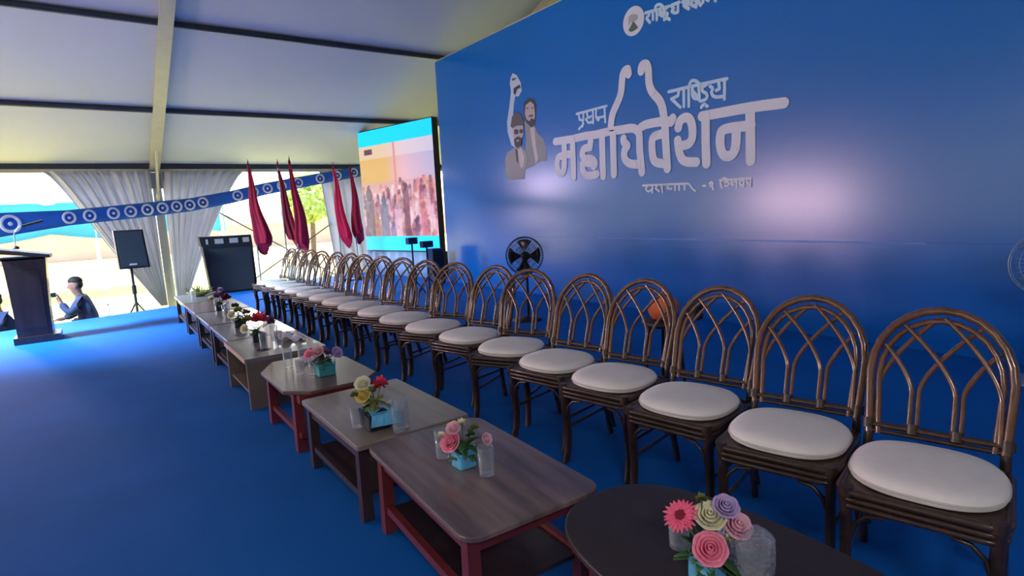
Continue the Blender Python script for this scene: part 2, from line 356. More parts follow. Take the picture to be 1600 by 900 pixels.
# ------------------------------------------------------------ backdrop and its print
D = json.loads('''{"L":[["ma",0.112,[[[6.76,2.4],[6.37,2.39],[6.09,2.4]],[[6.56,2.36],[6.56,2.19]],[[6.58,2.18],[6.69,2.17],[6.74,2.09],[6.73,1.98],[6.66,1.9],[6.58,1.95],[6.56,2.08],[6.56,2.19]],[[6.56,2.19],[6.37,2.17]],[[6.37,2.38],[6.37,1.84]]]],["ha",0.112,[[[6.09,2.4],[5.9,2.39]],[[5.99,2.38],[6.01,2.24]],[[6.01,2.23],[6.14,2.23],[6.18,2.15],[6.13,2.08],[5.96,2.07],[5.91,1.99],[5.95,1.96]],[[6.01,2.01],[6.17,2.04],[6.18,1.94],[6.12,1.85],[6.02,1.83],[5.89,1.85]]]],["aa",0.112,[[[5.9,2.39],[5.6,2.4]],[[5.77,2.37],[5.77,1.81]]]],["dhi",0.112,[[[5.6,2.4],[5.4,2.39],[5.23,2.39],[5.15,2.36],[5.1,2.3]],[[5.56,2.4],[5.56,2.19],[5.56,1.82]],[[5.37,2.27],[5.37,2.22],[5.29,2.17],[5.36,2.13],[5.37,2.01],[5.27,1.93],[5.09,1.91]],[[5.1,2.3],[5.1,2.09],[5.07,1.81]],[[5.26,3.07],[5.27,3.14],[5.36,3.11],[5.38,2.97],[5.4,2.84],[5.49,2.71],[5.56,2.62],[5.59,2.51],[5.6,2.39]]]],["ve",0.112,[[[5.08,2.37],[5.0,2.4],[4.78,2.4],[4.59,2.38]],[[4.57,2.41],[4.6,2.37]],[[4.69,2.38],[4.68,2.16],[4.66,1.82]],[[4.69,2.25],[4.86,2.24],[4.9,2.18],[4.89,1.99],[4.85,1.91],[4.68,1.88]],[[5.05,3.06],[5.04,3.13],[4.96,3.13],[4.93,3.05],[4.93,2.88],[4.88,2.77],[4.75,2.64],[4.71,2.51],[4.7,2.39]]]],["sha",0.112,[[[4.49,2.29],[4.47,2.37],[4.37,2.4],[4.3,2.34],[4.28,2.16],[4.33,2.08],[4.44,2.07]],[[4.5,2.14],[4.48,1.98],[4.42,1.88],[4.24,1.86]],[[4.11,2.37],[4.11,2.09],[4.1,1.83]]]],["na",0.112,[[[4.16,2.37],[3.85,2.37],[3.56,2.37],[3.19,2.35]],[[3.55,2.18],[3.78,2.19],[3.9,2.18],[3.92,2.12],[3.92,1.98],[3.87,1.89],[3.79,1.88],[3.73,1.94],[3.72,2.14]],[[3.56,2.35],[3.55,1.81]]]],["first",0.034,[[[6.27,2.73],[5.67,2.74]],[[6.23,2.73],[6.21,2.64],[6.13,2.62]],[[6.12,2.73],[6.15,2.54]],[[6.13,2.57],[6.23,2.51]],[[6.05,2.71],[6.04,2.64],[5.97,2.65]],[[6.08,2.63],[6.03,2.57],[5.93,2.57]],[[5.93,2.72],[5.93,2.55]],[[5.86,2.73],[5.88,2.63],[5.83,2.56],[5.8,2.61],[5.87,2.62]],[[5.8,2.61],[5.71,2.61]],[[5.71,2.74],[5.7,2.53]]]],["nat",0.038000000000000006,[[[4.63,2.73],[4.34,2.73],[3.84,2.72]],[[4.48,2.72],[4.49,2.66],[4.59,2.64]],[[4.59,2.64],[4.46,2.52]],[[4.41,2.73],[4.41,2.52]],[[4.34,2.72],[4.34,2.51]],[[4.34,2.72],[4.31,2.79],[4.26,2.79],[4.2,2.75],[4.18,2.71]],[[4.29,2.72],[4.29,2.6],[4.22,2.57],[4.2,2.58]],[[4.28,2.67],[4.21,2.59]],[[4.2,2.71],[4.19,2.55]],[[4.09,2.71],[4.16,2.69],[4.15,2.64],[4.09,2.61],[4.09,2.55],[4.17,2.54]],[[4.17,2.47],[4.13,2.5],[4.09,2.47]],[[4.05,2.68],[4.01,2.65],[4.04,2.61],[4.0,2.55],[3.87,2.54]],[[3.94,2.71],[3.93,2.63],[3.97,2.62]],[[3.87,2.71],[3.87,2.51]]]],["top1",0.038000000000000006,[[[4.97,3.73],[4.85,3.72],[4.61,3.7]],[[4.91,3.72],[4.91,3.68],[4.96,3.67],[4.9,3.6]],[[4.85,3.71],[4.85,3.62]],[[4.79,3.7],[4.79,3.6]],[[4.79,3.7],[4.82,3.76],[4.76,3.77],[4.71,3.74],[4.69,3.7]],[[4.74,3.7],[4.75,3.65],[4.69,3.61]],[[4.73,3.68],[4.69,3.62]],[[4.68,3.7],[4.68,3.61]],[[4.62,3.7],[4.67,3.68],[4.68,3.65],[4.62,3.62],[4.64,3.61]],[[4.68,3.57],[4.64,3.58],[4.6,3.55]],[[4.57,3.7],[4.46,3.7]],[[4.57,3.69],[4.53,3.65],[4.58,3.64],[4.53,3.6],[4.48,3.6]],[[4.48,3.7],[4.48,3.6]]]],["top2",0.038000000000000006,[[[4.42,3.69],[4.36,3.69],[3.97,3.66]],[[4.38,3.69],[4.37,3.66],[4.41,3.65],[4.33,3.59]],[[4.37,3.65],[4.32,3.64]],[[4.33,3.69],[4.33,3.64]],[[4.24,3.67],[4.29,3.66],[4.3,3.62],[4.24,3.59]],[[4.23,3.69],[4.23,3.58]],[[4.18,3.68],[4.2,3.63],[4.17,3.58]],[[4.14,3.67],[4.14,3.6]],[[4.09,3.66],[4.1,3.63],[4.07,3.6]],[[3.99,3.65],[3.98,3.57]]]],["sub1",0.026,[[[5.06,1.64],[4.7,1.63],[4.36,1.62]],[[4.98,1.63],[5.02,1.6],[4.97,1.55],[4.91,1.58]],[[4.9,1.63],[4.9,1.54]],[[4.82,1.63],[4.85,1.59],[4.79,1.55]],[[4.75,1.63],[4.74,1.54]],[[4.66,1.62],[4.67,1.58],[4.6,1.57]],[[4.55,1.62],[4.55,1.55]],[[4.49,1.62],[4.49,1.55]],[[4.41,1.62],[4.41,1.55]],[[4.34,1.61],[4.3,1.56],[4.26,1.53]]]],["sub2",0.026,[[[4.15,1.58],[4.12,1.58]],[[4.06,1.6],[4.03,1.62],[4.01,1.59],[4.05,1.57]],[[4.03,1.57],[4.01,1.53]]]],["sub3",0.026,[[[3.93,1.63],[3.54,1.62]],[[3.91,1.63],[3.92,1.59],[3.9,1.54]],[[3.91,1.63],[3.87,1.65],[3.83,1.63]],[[3.86,1.6],[3.82,1.61],[3.81,1.56],[3.86,1.56]],[[3.77,1.62],[3.79,1.58],[3.75,1.56]],[[3.76,1.59],[3.72,1.62],[3.72,1.53]],[[3.64,1.62],[3.68,1.6],[3.67,1.55],[3.64,1.56]],[[3.63,1.62],[3.63,1.54]],[[3.59,1.59],[3.57,1.56]],[[3.55,1.62],[3.55,1.54]]]]],"men":[["arm",1,[[7.82,3.55],[7.76,3.61],[7.66,3.56],[7.56,3.43],[7.54,3.29],[7.63,3.22],[7.72,3.24],[7.77,3.12],[7.82,2.87],[7.8,2.65],[7.79,2.43],[7.89,2.48],[7.98,2.71],[7.98,2.87],[7.89,3.12],[7.83,3.34],[7.85,3.47]]],["dark",2,[[7.75,3.37],[7.59,3.4],[7.56,3.34],[7.65,3.34],[7.72,3.25],[7.76,3.3]]],["dark",2,[[7.79,3.53],[7.67,3.52],[7.69,3.5],[7.77,3.49]]],["coat",1,[[7.51,2.82],[7.48,2.52],[7.54,2.23],[7.55,2.05],[7.34,2.08],[7.16,2.14],[6.99,2.13],[6.98,2.33],[7.05,2.48],[7.18,2.58],[7.25,2.71]]],["light",2,[[7.36,2.69],[7.25,2.68],[7.23,2.4],[7.19,2.19],[7.26,2.12],[7.3,2.33],[7.34,2.5]]],["hair",2,[[7.52,2.99],[7.49,3.1],[7.36,3.15],[7.23,3.1],[7.18,3.01],[7.21,2.82],[7.25,2.71],[7.33,2.69],[7.44,2.77],[7.5,2.86]]],["face",3,[[7.48,2.92],[7.45,3.05],[7.33,3.09],[7.24,3.03],[7.22,2.88],[7.24,2.8],[7.32,2.83],[7.37,2.79],[7.44,2.83]]],["hair",4,[[7.43,3.01],[7.37,3.0],[7.37,2.99],[7.43,2.99]]],["hair",4,[[7.31,2.99],[7.26,2.99],[7.26,2.97],[7.31,2.98]]],["hair",4,[[7.38,2.88],[7.28,2.88],[7.27,2.85],[7.38,2.86]]],["coat2",3,[[8.08,2.28],[8.01,2.37],[7.84,2.42],[7.67,2.46],[7.51,2.35],[7.45,2.22],[7.52,2.07],[7.56,2.01],[7.57,1.9],[8.02,1.91],[8.09,2.05]]],["light",4,[[7.71,2.37],[7.62,2.41],[7.54,2.25],[7.57,2.1],[7.66,2.08],[7.69,2.24]]],["dark",4,[[7.78,2.41],[7.72,2.37],[7.72,2.16],[7.76,2.2]]],["hat",4,[[7.88,2.78],[7.83,2.93],[7.7,2.99],[7.58,2.94],[7.5,2.78],[7.53,2.75],[7.72,2.78],[7.83,2.75]]],["face",5,[[7.82,2.75],[7.7,2.77],[7.54,2.75],[7.53,2.63],[7.59,2.53],[7.67,2.46],[7.77,2.49],[7.81,2.6]]],["hair",6,[[7.8,2.56],[7.69,2.6],[7.58,2.56],[7.61,2.45],[7.71,2.41],[7.79,2.47]]],["face",7,[[7.73,2.54],[7.66,2.54],[7.66,2.52],[7.72,2.51]]],["dark",6,[[7.78,2.71],[7.72,2.72],[7.67,2.69],[7.67,2.64],[7.73,2.63],[7.78,2.65]]],["dark",6,[[7.64,2.69],[7.58,2.7],[7.54,2.68],[7.54,2.64],[7.59,2.63],[7.64,2.65]]]],"peak":[[5.25,3.6],[5.2,3.65],[5.17,3.69],[5.14,3.66],[5.09,3.59],[5.15,3.57],[5.21,3.57]],"haze":[[5.24,3.77],[5.18,3.78],[5.1,3.75],[5.09,3.7],[5.14,3.68],[5.2,3.69],[5.25,3.66]]}''')
BX = 5.8
bd = thing('stage_backdrop', 'tall glossy blue stage backdrop with white lettering and two printed men', 'backdrop', (BX, 4, 0))
B0, B1, BT, SEAM = -1.2, 10.3, 4.35, 1.0
def L_(p): return (p[0]-4, p[1])
def sheet(name, y0, y1, z0, z1, th, m, par, dx=0):
    return MB().box(dx, y0-4, z0, dx+th, y1-4, z1).build(name, m, par)
sheet('upper_panel', B0, B1, .956, BT, .05, M('backdrop'), bd)
sheet('lower_panel', B0, B1, 0.002, .955, .049, M('backdrop'), bd)
sheet('hem', 1.9, 5.9, .942, .958, .02, M('backdrop_hem'), bd, -.004)
MB().box(.052, B0-4, 0, .12, B1-4, BT-.02).build('frame', M('purlin'), bd)
tr = MB().tube([(.03, B0-4, BT+.015), (.03, B1-4, BT+.015)], .02, 6); tr.build('top_rail', M('alu'), bd)
def stroke_mb(strokes, w, th):
    b = MB(); h = w/2; th0 = th; cnt = [0]
    def nx():
        cnt[0] += 1; return th0+.00012*(cnt[0] % 48)
    def disc(y, z):
        th = nx()
        P = [(0, y+h*math.cos(2*PI*i/16), z+h*math.sin(2*PI*i/16)) for i in range(16)]
        b.add([(-th, p[1], p[2]) for p in P]+[(0, p[1], p[2]) for p in P], [tuple(range(16))]+[(i, 16+i, 16+(i+1) % 16, (i+1) % 16) for i in range(16)], False)
    for s in strokes:
        P = [L_(p) for p in s]
        # smooth with one Chaikin pass when bent
        if len(P) > 3:
            for _ in range(2):
                Q = [P[0]]
                for i in range(len(P)-1):
                    a, c = P[i], P[i+1]; Q += [(a[0]*.75+c[0]*.25, a[1]*.75+c[1]*.25), (a[0]*.25+c[0]*.75, a[1]*.25+c[1]*.75)]
                P = Q+[P[-1]]
        for i in range(len(P)-1):
            a, c = P[i], P[i+1]; dy, dz = c[0]-a[0], c[1]-a[1]; l = math.hypot(dy, dz)
            if l < 1e-6: continue
            ny, nz = -dz/l*h, dy/l*h; th = nx()
            q = [(a[0]+ny, a[1]+nz), (c[0]+ny, c[1]+nz), (c[0]-ny, c[1]-nz), (a[0]-ny, a[1]-nz)]
            b.add([(-th, y, z) for y, z in q]+[(0, y, z) for y, z in q], [(0, 1, 2, 3), (0, 4, 5, 1), (1, 5, 6, 2), (2, 6, 7, 3), (3, 7, 4, 0)], False)
        for i, p in enumerate(P): disc(*p)
    return b
for key, w, strokes in D['L']:
    big = w > .1
    small = key.startswith('sub')
    stroke_mb(strokes, w, .006 if big else .004).build('letter' if big else 'word', M('print_white' if big or small else 'print_light'), bd)
def polymb(pts, x):
    n = len(pts); P = [L_(p) for p in pts]
    b = MB(); b.add([(x, y, z) for y, z in P]+[(0, y, z) for y, z in P], [tuple(range(n))]+[(i, n+i, n+(i+1) % n, (i+1) % n) for i in range(n)], False); return b
pr = bpy.data.objects.new('printed_men', None); COL.objects.link(pr); pr.parent = bd
pr['label'] = 'greyish print of a man in sunglasses with raised fist and a bearded man behind'
NM = dict(arm='printed_arm', dark='printed_dark', coat='printed_coat', coat2='printed_coat', light='printed_shirt', hair='printed_hair', face='printed_face', hat='printed_hair')  # dark covers the printed fist details and sunglasses
for tone, layer, pts in D['men']:
    polymb(pts, -.002*layer).build(NM[tone], M('tone_'+tone), pr)
LY, LZ = 5.165, 3.69
def disc_pts(r, n=36): return [(LY+r*math.cos(2*PI*i/n), LZ+r*math.sin(2*PI*i/n)) for i in range(n)]
lg = polymb(disc_pts(.175), -.004).build('round_emblem', M('print_white'), bd)
polymb(D['haze'], -.006).build('emblem_shape', M('logo_grey'), lg)
polymb(D['peak'], -.008).build('emblem_shape', M('logo_green'), lg)

# ------------------------------------------------------------ video screen
SD = Vector((-.2239, .9746, 0)); S0 = Vector((6.0, 10.9, 0)); SW = 2.68
SA = math.atan2(SD.y, SD.x)
vs = thing('video_screen', 'large bright video wall showing a crowd between cyan bands', 'screen', tuple(S0), SA)
# local: x along the screen away from the camera, +y towards the audience side
def crowd_col(u, v):  # u 0 left .. 1 right as seen, v 0 bottom .. 1 top
    def mixc(a, b, t): t = max(0, min(1, t)); return [a[i]+(b[i]-a[i])*t for i in range(3)]
    c = mixc((236, 190, 120), (238, 190, 205), (u-.35)*4)
    if v > .55: c = mixc(c, (184, 182, 226), (u-.6)*2.2+(v-.75))
    if v > .85: c = mixc(c, (240, 228, 235), .5)
    if v < .6: c = mixc(c, (226, 176, 190), .7)
    return c
PEO = []
rr = random.Random(3)
for _ in range(300):
    u = rr.random(); v = rr.random()*.55 if u < .55 else rr.random()*.6
    s = .026+.032*(1-v)*rr.random(); tone = rr.choice([(120, 60, 90), (252, 214, 235), (196, 100, 120), (240, 180, 130), (84, 50, 96), (255, 240, 245), (130, 60, 90), (246, 190, 220), (226, 130, 150)])
    PEO.append((u, v, s, tone))
BIG = [(.1, .42, .09, (112, 96, 112)), (.31, .36, .07, (96, 104, 146)), (.5, .3, .06, (238, 196, 228)), (.2, .2, .05, (190, 130, 110)), (.62, .5, .05, (120, 60, 90)), (.42, .1, .05, (130, 110, 170)), (.84, .3, .05, (226, 130, 150))]
def crowd(u, v):
    c = crowd_col(u, v)
    for (pu, pv, s, t) in PEO:
        if abs(u-pu) < s*.7 and -s*3 < v-pv < s:
            e = ((u-pu)/(s*.6))**2+((v-pv-.2*s)/(s*.8))**2
            if e < 1: c = [c[i]*.35+t[i]*.65 for i in range(3)]
            elif v < pv: c = [c[i]*.7+t[i]*.3 for i in range(3)]
    for (pu, pv, s, t) in BIG:
        if abs(u-pu) < s*.8 and v < pv:
            c = [c[i]*.3+t[i]*.7 for i in range(3)]
        if ((u-pu)/(s*.55))**2+((v-pv-s*.5)/(s*.8))**2 < 1: c = [c[i]*.25+t[i]*.6 for i in range(3)]
    if abs(u-.5) < .012 and v > .35: c = [232, 150, 170]
    if .08 < u < .2 and .9 < v < .97: c = [110, 70, 90]
    return c
NU, NV = 110, 100
zb, zt = .93, 3.05
me = bpy.data.meshes.new('picture'); vv = []; ff = []
for j in range(NV+1):
    for i in range(NU+1): vv.append((SW*(1-i/NU), .045, zb+(zt-zb)*j/NV))
ff = [(j*(NU+1)+i, j*(NU+1)+i+1, (j+1)*(NU+1)+i+1, (j+1)*(NU+1)+i) for j in range(NV) for i in range(NU)]
me.from_pydata(vv, [], ff); ca = me.color_attributes.new('col', 'FLOAT_COLOR', 'POINT')
for j in range(NV+1):
    for i in range(NU+1): ca.data[j*(NU+1)+i].color = lin([max(0, x) for x in crowd(i/NU, j/NV)])+(1,)
me.materials.append(M('crowd')); po = bpy.data.objects.new('picture', me); COL.objects.link(po); po.parent = vs
tag(po, 'bright picture of a pink and ochre crowd')
MB().box(0, -.12, .58, SW, .04, 3.42).build('cabinet', M('black'), vs)
tag(MB().add([(0, .045, 3.05), (SW, .045, 3.05), (SW, .045, 3.40), (0, .045, 3.40)], [(0, 1, 2, 3)], False).build('cyan_band', M('cyan_led'), vs), 'cyan band above the picture')
tag(MB().add([(0, .045, .60), (SW, .045, .60), (SW, .045, .93), (0, .045, .93)], [(0, 1, 2, 3)], False).build('cyan_band', M('cyan_led'), vs), 'cyan band below the picture')
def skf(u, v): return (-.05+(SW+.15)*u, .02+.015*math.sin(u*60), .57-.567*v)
solid(MB().grid(skf, 90, 2).build('glare_skirt', M('glare_skirt'), vs), .004)  # added cloth panel, its pale colour imitates glare under the screen
MB().box(0, -.3, 0, SW, -.05, .58).build('plinth', M('black'), vs)

# ------------------------------------------------------------ rattan chairs
def make_chair():
    t = thing('rattan_chair', 'x', 'chair')
    W, ZS, ZTOP = .215, .73, .968
    def lean(z):   # x of the back plane at height z
        return .205+.40*max(0, z-.42)*(.76+.1*(z-.42))+ (.09*((.42-z)/.42)**1.6 if z < .42 else 0)
    def arch(r, drop=0):
        P = []
        for z in (.50, .60, .68): P.append((lean(z), -(r-.012*(1-(z-.5)/.2)), z))
        for i in range(13):
            a = PI-PI*i/12; z = ZS-drop*.3+(ZTOP-ZS-drop)*math.sin(a); P.append((lean(z), r*math.cos(a), z))
        for z in (.68, .60, .50): P.append((lean(z), (r-.012*(1-(z-.5)/.2)), z))
        return P
    # rear uprights run from the floor into the outer arch
    for s in (-1, 1):
        b = MB(); b.tube([(lean(z), s*(W-.012+.015*(1-z/.5)), z) for z in (0, .1, .2, .3, .4, .5)], [.016, .016, .017, .018, .018, .016], 8)
        b.tube([(lean(z)-.028, s*(W-.02), z) for z in (.12, .25, .4, .46)], .012, 7)
        b.build('leg', M('rattan_dark'), t)
    MB().tube(arch(W), .0155, 8).tube(arch(W-.03, .03), .011, 7).build('back_frame', M('rattan'), t)
    lt = MB(); IW = W-.03; z0, zs = .535, .665
    posts = [-IW, -.066, .066, IW]
    def inside(y, z):
        if z <= ZS: return abs(y) <= IW
        return (y/IW)**2+((z-ZS)/(ZTOP-ZS-.03))**2 <= 1.0
    for i, p in enumerate(posts):
        for s in (-1, 1):
            if (i == 0 and s < 0) or (i == 3 and s > 0): continue
            off = s*.011 if i in (1, 2) else 0
            P = [(lean(z0)-.004*s, p+off, z0), (lean(.61)-.004*s, p+off, .61), (lean(zs)-.004*s, p+off, zs)]
            for k in range(1, 30):
                dz = .011*k; z = zs+dz; y = p+off+s*(1.47*dz**1.52 if i in (1, 2) else 1.4*dz**1.6)
                P.append((lean(z)-.004*s, y, z))
                if not inside(y, z): break
            lt.tube(P, .0092, 7)
    lt.build('back_lattice', M('rattan'), t)
    r = MB(); r.tube([(lean(.53), -W+.01, .53), (lean(.53), W-.01, .53)], .013, 8); r.tube([(lean(.507), -W+.01, .507), (lean(.507), W-.01, .507)], .009, 7)
    r.build('back_rail', M('rattan_dark'), t)
    for y in (-W+.008, -.066, .066, W-.008): MB().tube([(lean(.515), y, .515), (lean(.55), y, .55)], .021, 8).build('binding', M('rattan_dark'), t)
    # seat
    fr_ = MB()
    def ring(z, ex, r):
        o = rrect(.43+ex, .435+ex, .05, 4); fr_.tube([(x-.005, y, z) for x, y in o], r, 7, closed=True)
    ring(.443, .004, .014); ring(.417, .0, .011); ring(.394, -.004, .011)
    fr_.build('seat_frame', M('rattan_dark'), t)
    MB().prism([(x-.005, y) for x, y in rrect(.42, .42, .05, 4)], .428, .45).build('seat_panel', M('rattan_dark'), t)
    cu = MB(); o = sel(.425, .435, 44, 2.6); n = len(o)
    lv = [(.93, .452), (.99, .460), (1.0, .474), (.985, .488), (.93, .499), (.80, .507), (.55, .512), (.25, .513)]
    vs_ = [(x*k, y*k, z) for k, z in lv for x, y in o]
    cu.add(vs_, [(i*n+j, i*n+(j+1) % n, (i+1)*n+(j+1) % n, (i+1)*n+j) for i in range(len(lv)-1) for j in range(n)])
    cu.add(vs_[-n:], [tuple(range(n))]); c = cu.build('cushion', M('cushion'), t)
    pp = MB().tube([(x*1.0, y*1.0, .475) for x, y in o], .0045, 5, closed=True); pp.build('piping', M('piping'), c)
    # front legs: doubled canes with a slight outward sweep at the foot
    for s in (-1, 1):
        b = MB(); y = s*.195
        b.tube([(-.205, y, .44), (-.203, y, .3), (-.19, y, .17), (-.20, y, .06), (-.222, y*1.02, 0)], [.02, .018, .016, .016, .017], 8)
        b.tube([(-.178, y, .43), (-.176, y, .3), (-.165, y, .17), (-.172, y, .07), (-.19, y*1.02, 0)], .013, 7)
        b.tube([(-.215, y, .462), (-.215, y, .43)], .022, 8)
        b.build('leg', M('rattan_dark'), t)
        k = MB(); k.tube([(-.205, y-s*.01, .28), (-.205, y-s*.025, .33), (-.205, y-s*.06, .365), (-.205, y-s*.11, .375)], .008, 6)
        k.tube([(-.19, y, .28), (-.17, y, .33), (-.13, y, .365), (-.08, y, .375)], .008, 6)
        k.build('corner_brace', M('rattan_dark'), t)
    for s in (-1, 1):
        MB().tube([(-.19, s*.195, .2), (.21, s*.2, .2)], .009, 6).build('stretcher', M('rattan_dark'), t)
    return t
ch0 = make_chair()
ORD = ['first', 'second', 'third', 'fourth', 'fifth', 'sixth', 'seventh', 'eighth', 'ninth', 'tenth', 'eleventh', 'twelfth', 'thirteenth', 'fourteenth', 'fifteenth', 'sixteenth', 'seventeenth', 'eighteenth']
# x, y of the seat centre and turn in degrees (positive turns the front away from the camera)
CH = [(2.17, .68, -13), (2.18, 1.16, -14), (2.21, 1.67, -10), (2.23, 2.18, -12), (2.23, 2.67, -12), (2.25, 3.18, -28), (2.24, 3.72, -16), (2.22, 4.27, -24),
      (2.22, 4.82, -23), (2.22, 5.36, -24), (2.2, 5.88, -20), (2.2, 6.4, -22), (2.2, 6.9, -16), (2.19, 7.4, -14), (2.18, 7.92, -22), (2.18, 8.45, -20), (2.17, 8.95, -14), (2.15, 9.45, -12)]
for i, (x, y, a) in enumerate(CH):
    o = ch0 if i == 0 else copy_tree(ch0)
    o.location = (x, y, 0); o.rotation_euler = (0, 0, math.radians(-a))
    if i == 0: lab = 'dark rattan chair with arched lattice back and white cushion, nearest at the right edge'
    elif i == 17: lab = 'dark rattan chair with white cushion, farthest of the row near the flags'
    elif i == 3: lab = 'dark rattan chair, fourth from the near end, orange bundle seen through its back'
    elif i == 5: lab = 'dark rattan chair, sixth from the near end, just right of the black fan'
    else: lab = 'dark rattan chair with arched back and white cushion, %s from the near right end' % ORD[i]
    tag(o, lab, 'chair', 'rattan chairs in a row facing the low tables')

# ------------------------------------------------------------ low tables
TG = 'low tables placed end to end in front of the chairs'
def square_leg(b, x, y, z0, z1, s, s2=None):
    s2 = s2 or s; b.hexa([(x-s2, y-s2, z0), (x+s2, y-s2, z0), (x+s2, y+s2, z0), (x-s2, y+s2, z0), (x-s, y-s, z1), (x+s, y-s, z1), (x+s, y+s, z1), (x-s, y+s, z1)]); return b
def table(label, loc, rz, outline, h, th, topm, legm, legs, lw, apron=None, stretch=True, shelf=None, edge=None):
    t = thing('coffee_table', label, 'table', loc, math.radians(rz), TG)
    MB().prism(outline, h-th, h, .006).build('tabletop', M(topm), t)
    for (x, y) in legs: square_leg(MB(), x, y, 0, h-th, lw*.85, lw).build('leg', M(legm), t)
    xs = sorted(set(abs(l[0]) for l in legs))[-1]; ysn = sorted(set(abs(l[1]) for l in legs))[-1]
    if apron:
        b = MB()
        for s in (-1, 1):
            b.box(s*xs-.012, -ysn, h-th-apron, s*xs+.012, ysn, h-th); b.box(-xs, s*ysn-.012, h-th-apron, xs, s*ysn+.012, h-th)
        b.build('apron', M(legm), t)
    if stretch:
        for s in (-1, 1): MB().box(s*xs-.015, -ysn+lw, .10, s*xs+.015, ysn-lw, .135).build('stretcher', M(legm), t)
    if shelf: MB().box(-xs+.015, -ysn+.01, shelf, xs-.015, ysn-.01, shelf+.018).build('shelf', M('lectern'), t)
    return t
table('dark oval coffee table with pink gerbera arrangement, nearest the camera', (1.33, .88, 0), 0, sel(.62, 1.08, 48, 2.6), .4, .025, 'wood_oval', 'wood_red', [(-.18, -.33), (.18, -.33), (-.18, .33), (.18, .33)], .025, apron=.06)
table('dark rectangular coffee table with striped grain top and dark red legs', (1.135, 1.925, 0), -3, rrect(.58, .96, .07), .4, .025, 'wood_dark', 'wood_red', [(-.235, -.4), (.235, -.4), (-.235, .4), (.235, .4)], .027, apron=.07, shelf=.10)
table('pale wood rectangular coffee table with black pot of flowers and dark base', (1.14, 2.88, 0), 0, rrect(.6, .88, .02), .395, .03, 'wood_pale', 'lectern', [(-.26, -.38), (.26, -.38), (-.26, .38), (.26, .38)], .027, apron=.06, shelf=.11)
oc = [(-.3, -.27), (-.17, -.4), (.17, -.4), (.3, -.27), (.3, .3), (.17, .55), (-.17, .55), (-.3, .3)]
table('rose brown coffee table with cut corners and red board legs', (1.1, 3.83, 0), 0, oc, .4, .025, 'wood_rose', 'wood_red', [(-.22, -.27), (.22, -.27), (-.22, .38), (.22, .38)], .032, apron=.05)
t = thing('coffee_table', 'boxy brown coffee table with solid panel ends', 'table', (1.1, 5.03, 0), 0, TG)
MB().box(-.31, -.42, .37, .31, .42, .4).build('tabletop', M('wood_grey'), t)
for s in (-1, 1): tag(MB().box(-.3, s*.405-.015, 0, .3, s*.405+.015, .37).build('end_panel', M('wood_box'), t), 'solid brown end board')
MB().box(-.28, -.38, .10, .28, .38, .12).build('shelf', M('wood_box'), t)
MB().box(-.312, -.425, .366, -.302, .425, .404).build('edge_strip', M('wood_edge'), t)
for lab, y, ln, top in (('grey topped coffee table just beyond the boxy brown table', 5.97, .98, 'wood_grey'), ('grey coffee table holding glasses, third from the far end', 6.99, .98, 'wood_grey'),
                        ('narrow dark legged coffee table, second from the far end', 8.05, 1.06, 'wood_rose'), ('farthest coffee table, carrying an olive dish near the tent post', 9.17, 1.1, 'wood_grey')):
    table(lab, (1.12, y, 0), 0, rrect(.6, ln, .03), .4, .03, top, 'lectern', [(-.26, -ln/2+.06), (.26, -ln/2+.06), (-.26, ln/2-.06), (.26, ln/2-.06)], .027, apron=.06, shelf=.12)

# ------------------------------------------------------------ flowers, vases, glasses
def petal(b, c, ax, up, ln, wd, curl=.3, n=4):
    ax = Vector(ax).normalized(); up = Vector(up).normalized(); sd = ax.cross(up); c = Vector(c); v = []
    for i in range(n+1):
        t = i/n; w = wd*math.sin(PI*(.12+.8*t))*.5; p = c+ax*ln*t+up*(curl*ln*t*t)
        v += [p-sd*w+up*w*.25, p-up*w*.05, p+sd*w+up*w*.25]
    b.add(v, [(3*i+k, 3*i+k+1, 3*i+k+4, 3*i+k+3) for i in range(n) for k in range(2)])
def frame_of(d):
    d = Vector(d).normalized(); u = d.orthogonal().normalized(); return d, u, d.cross(u)
def gerbera(c, d, r, m, par, name='gerbera'):
    d, u, w = frame_of(d); b = MB(); c = Vector(c)
    for k in range(44):
        lay = k % 2; a = 2*PI*k/44+random.uniform(-.05, .05); ax = u*math.cos(a)+w*math.sin(a)
        petal(b, c+ax*r*.16+d*.002*lay, ax+d*(.12+.2*lay), d, r*random.uniform(.8, .92)*(1 if lay == 0 else .75), r*.24, -.12)
    f = b.build(name, M(m), par)
    e = MB()
    for k in range(40):
        a = k*2.4; q = r*.3*math.sqrt(k/40); e.ball(tuple(c+(u*math.cos(a)+w*math.sin(a))*q+d*.006), r*.055, 5, 3)
    tag(e.build('flower_centre', M('deep'), f), 'dark red centre')
    return f
def rose(c, d, r, m, par, name='rose'):
    d, u, w = frame_of(d); b = MB(); c = Vector(c)
    for ring in range(5):
        q = r*(.14+.17*ring); n = 3+ring
        for k in range(n):
            a0 = 2*PI*(k/n)+ring*.9; span = 2*PI/n*1.35
            def fn(s, t, a0=a0, span=span, q=q, ring=ring):
                a = a0+(s-.5)*span; flare = 1+.35*(ring/4)*t*t+.12*t; rim = -.12*r*(2*s-1)**2*t
                rad = q*flare*(1-.08*abs(2*s-1))*(.75+.35*t if t < .6 else .96+.06*t)
                return c+(u*math.cos(a)+w*math.sin(a))*rad+d*(-r*.55+r*(1.15-.16*ring)*t+rim)
            b.grid(fn, 6, 4)
    b.ball(tuple(c-d*r*.5), r*.45, 8, 6)
    f = b.build(name, M(m), par); solid(f, .0012)
    return f
def leaf(c, d, ln, wd, m, par):
    b = MB(); up = Vector((0, 0, 1)) if abs(Vector(d).normalized().z) < .9 else Vector((1, 0, 0)); petal(b, c, d, up, ln, wd, -.25, 5)
    return solid(b.build('leaf', M(m), par), .001)
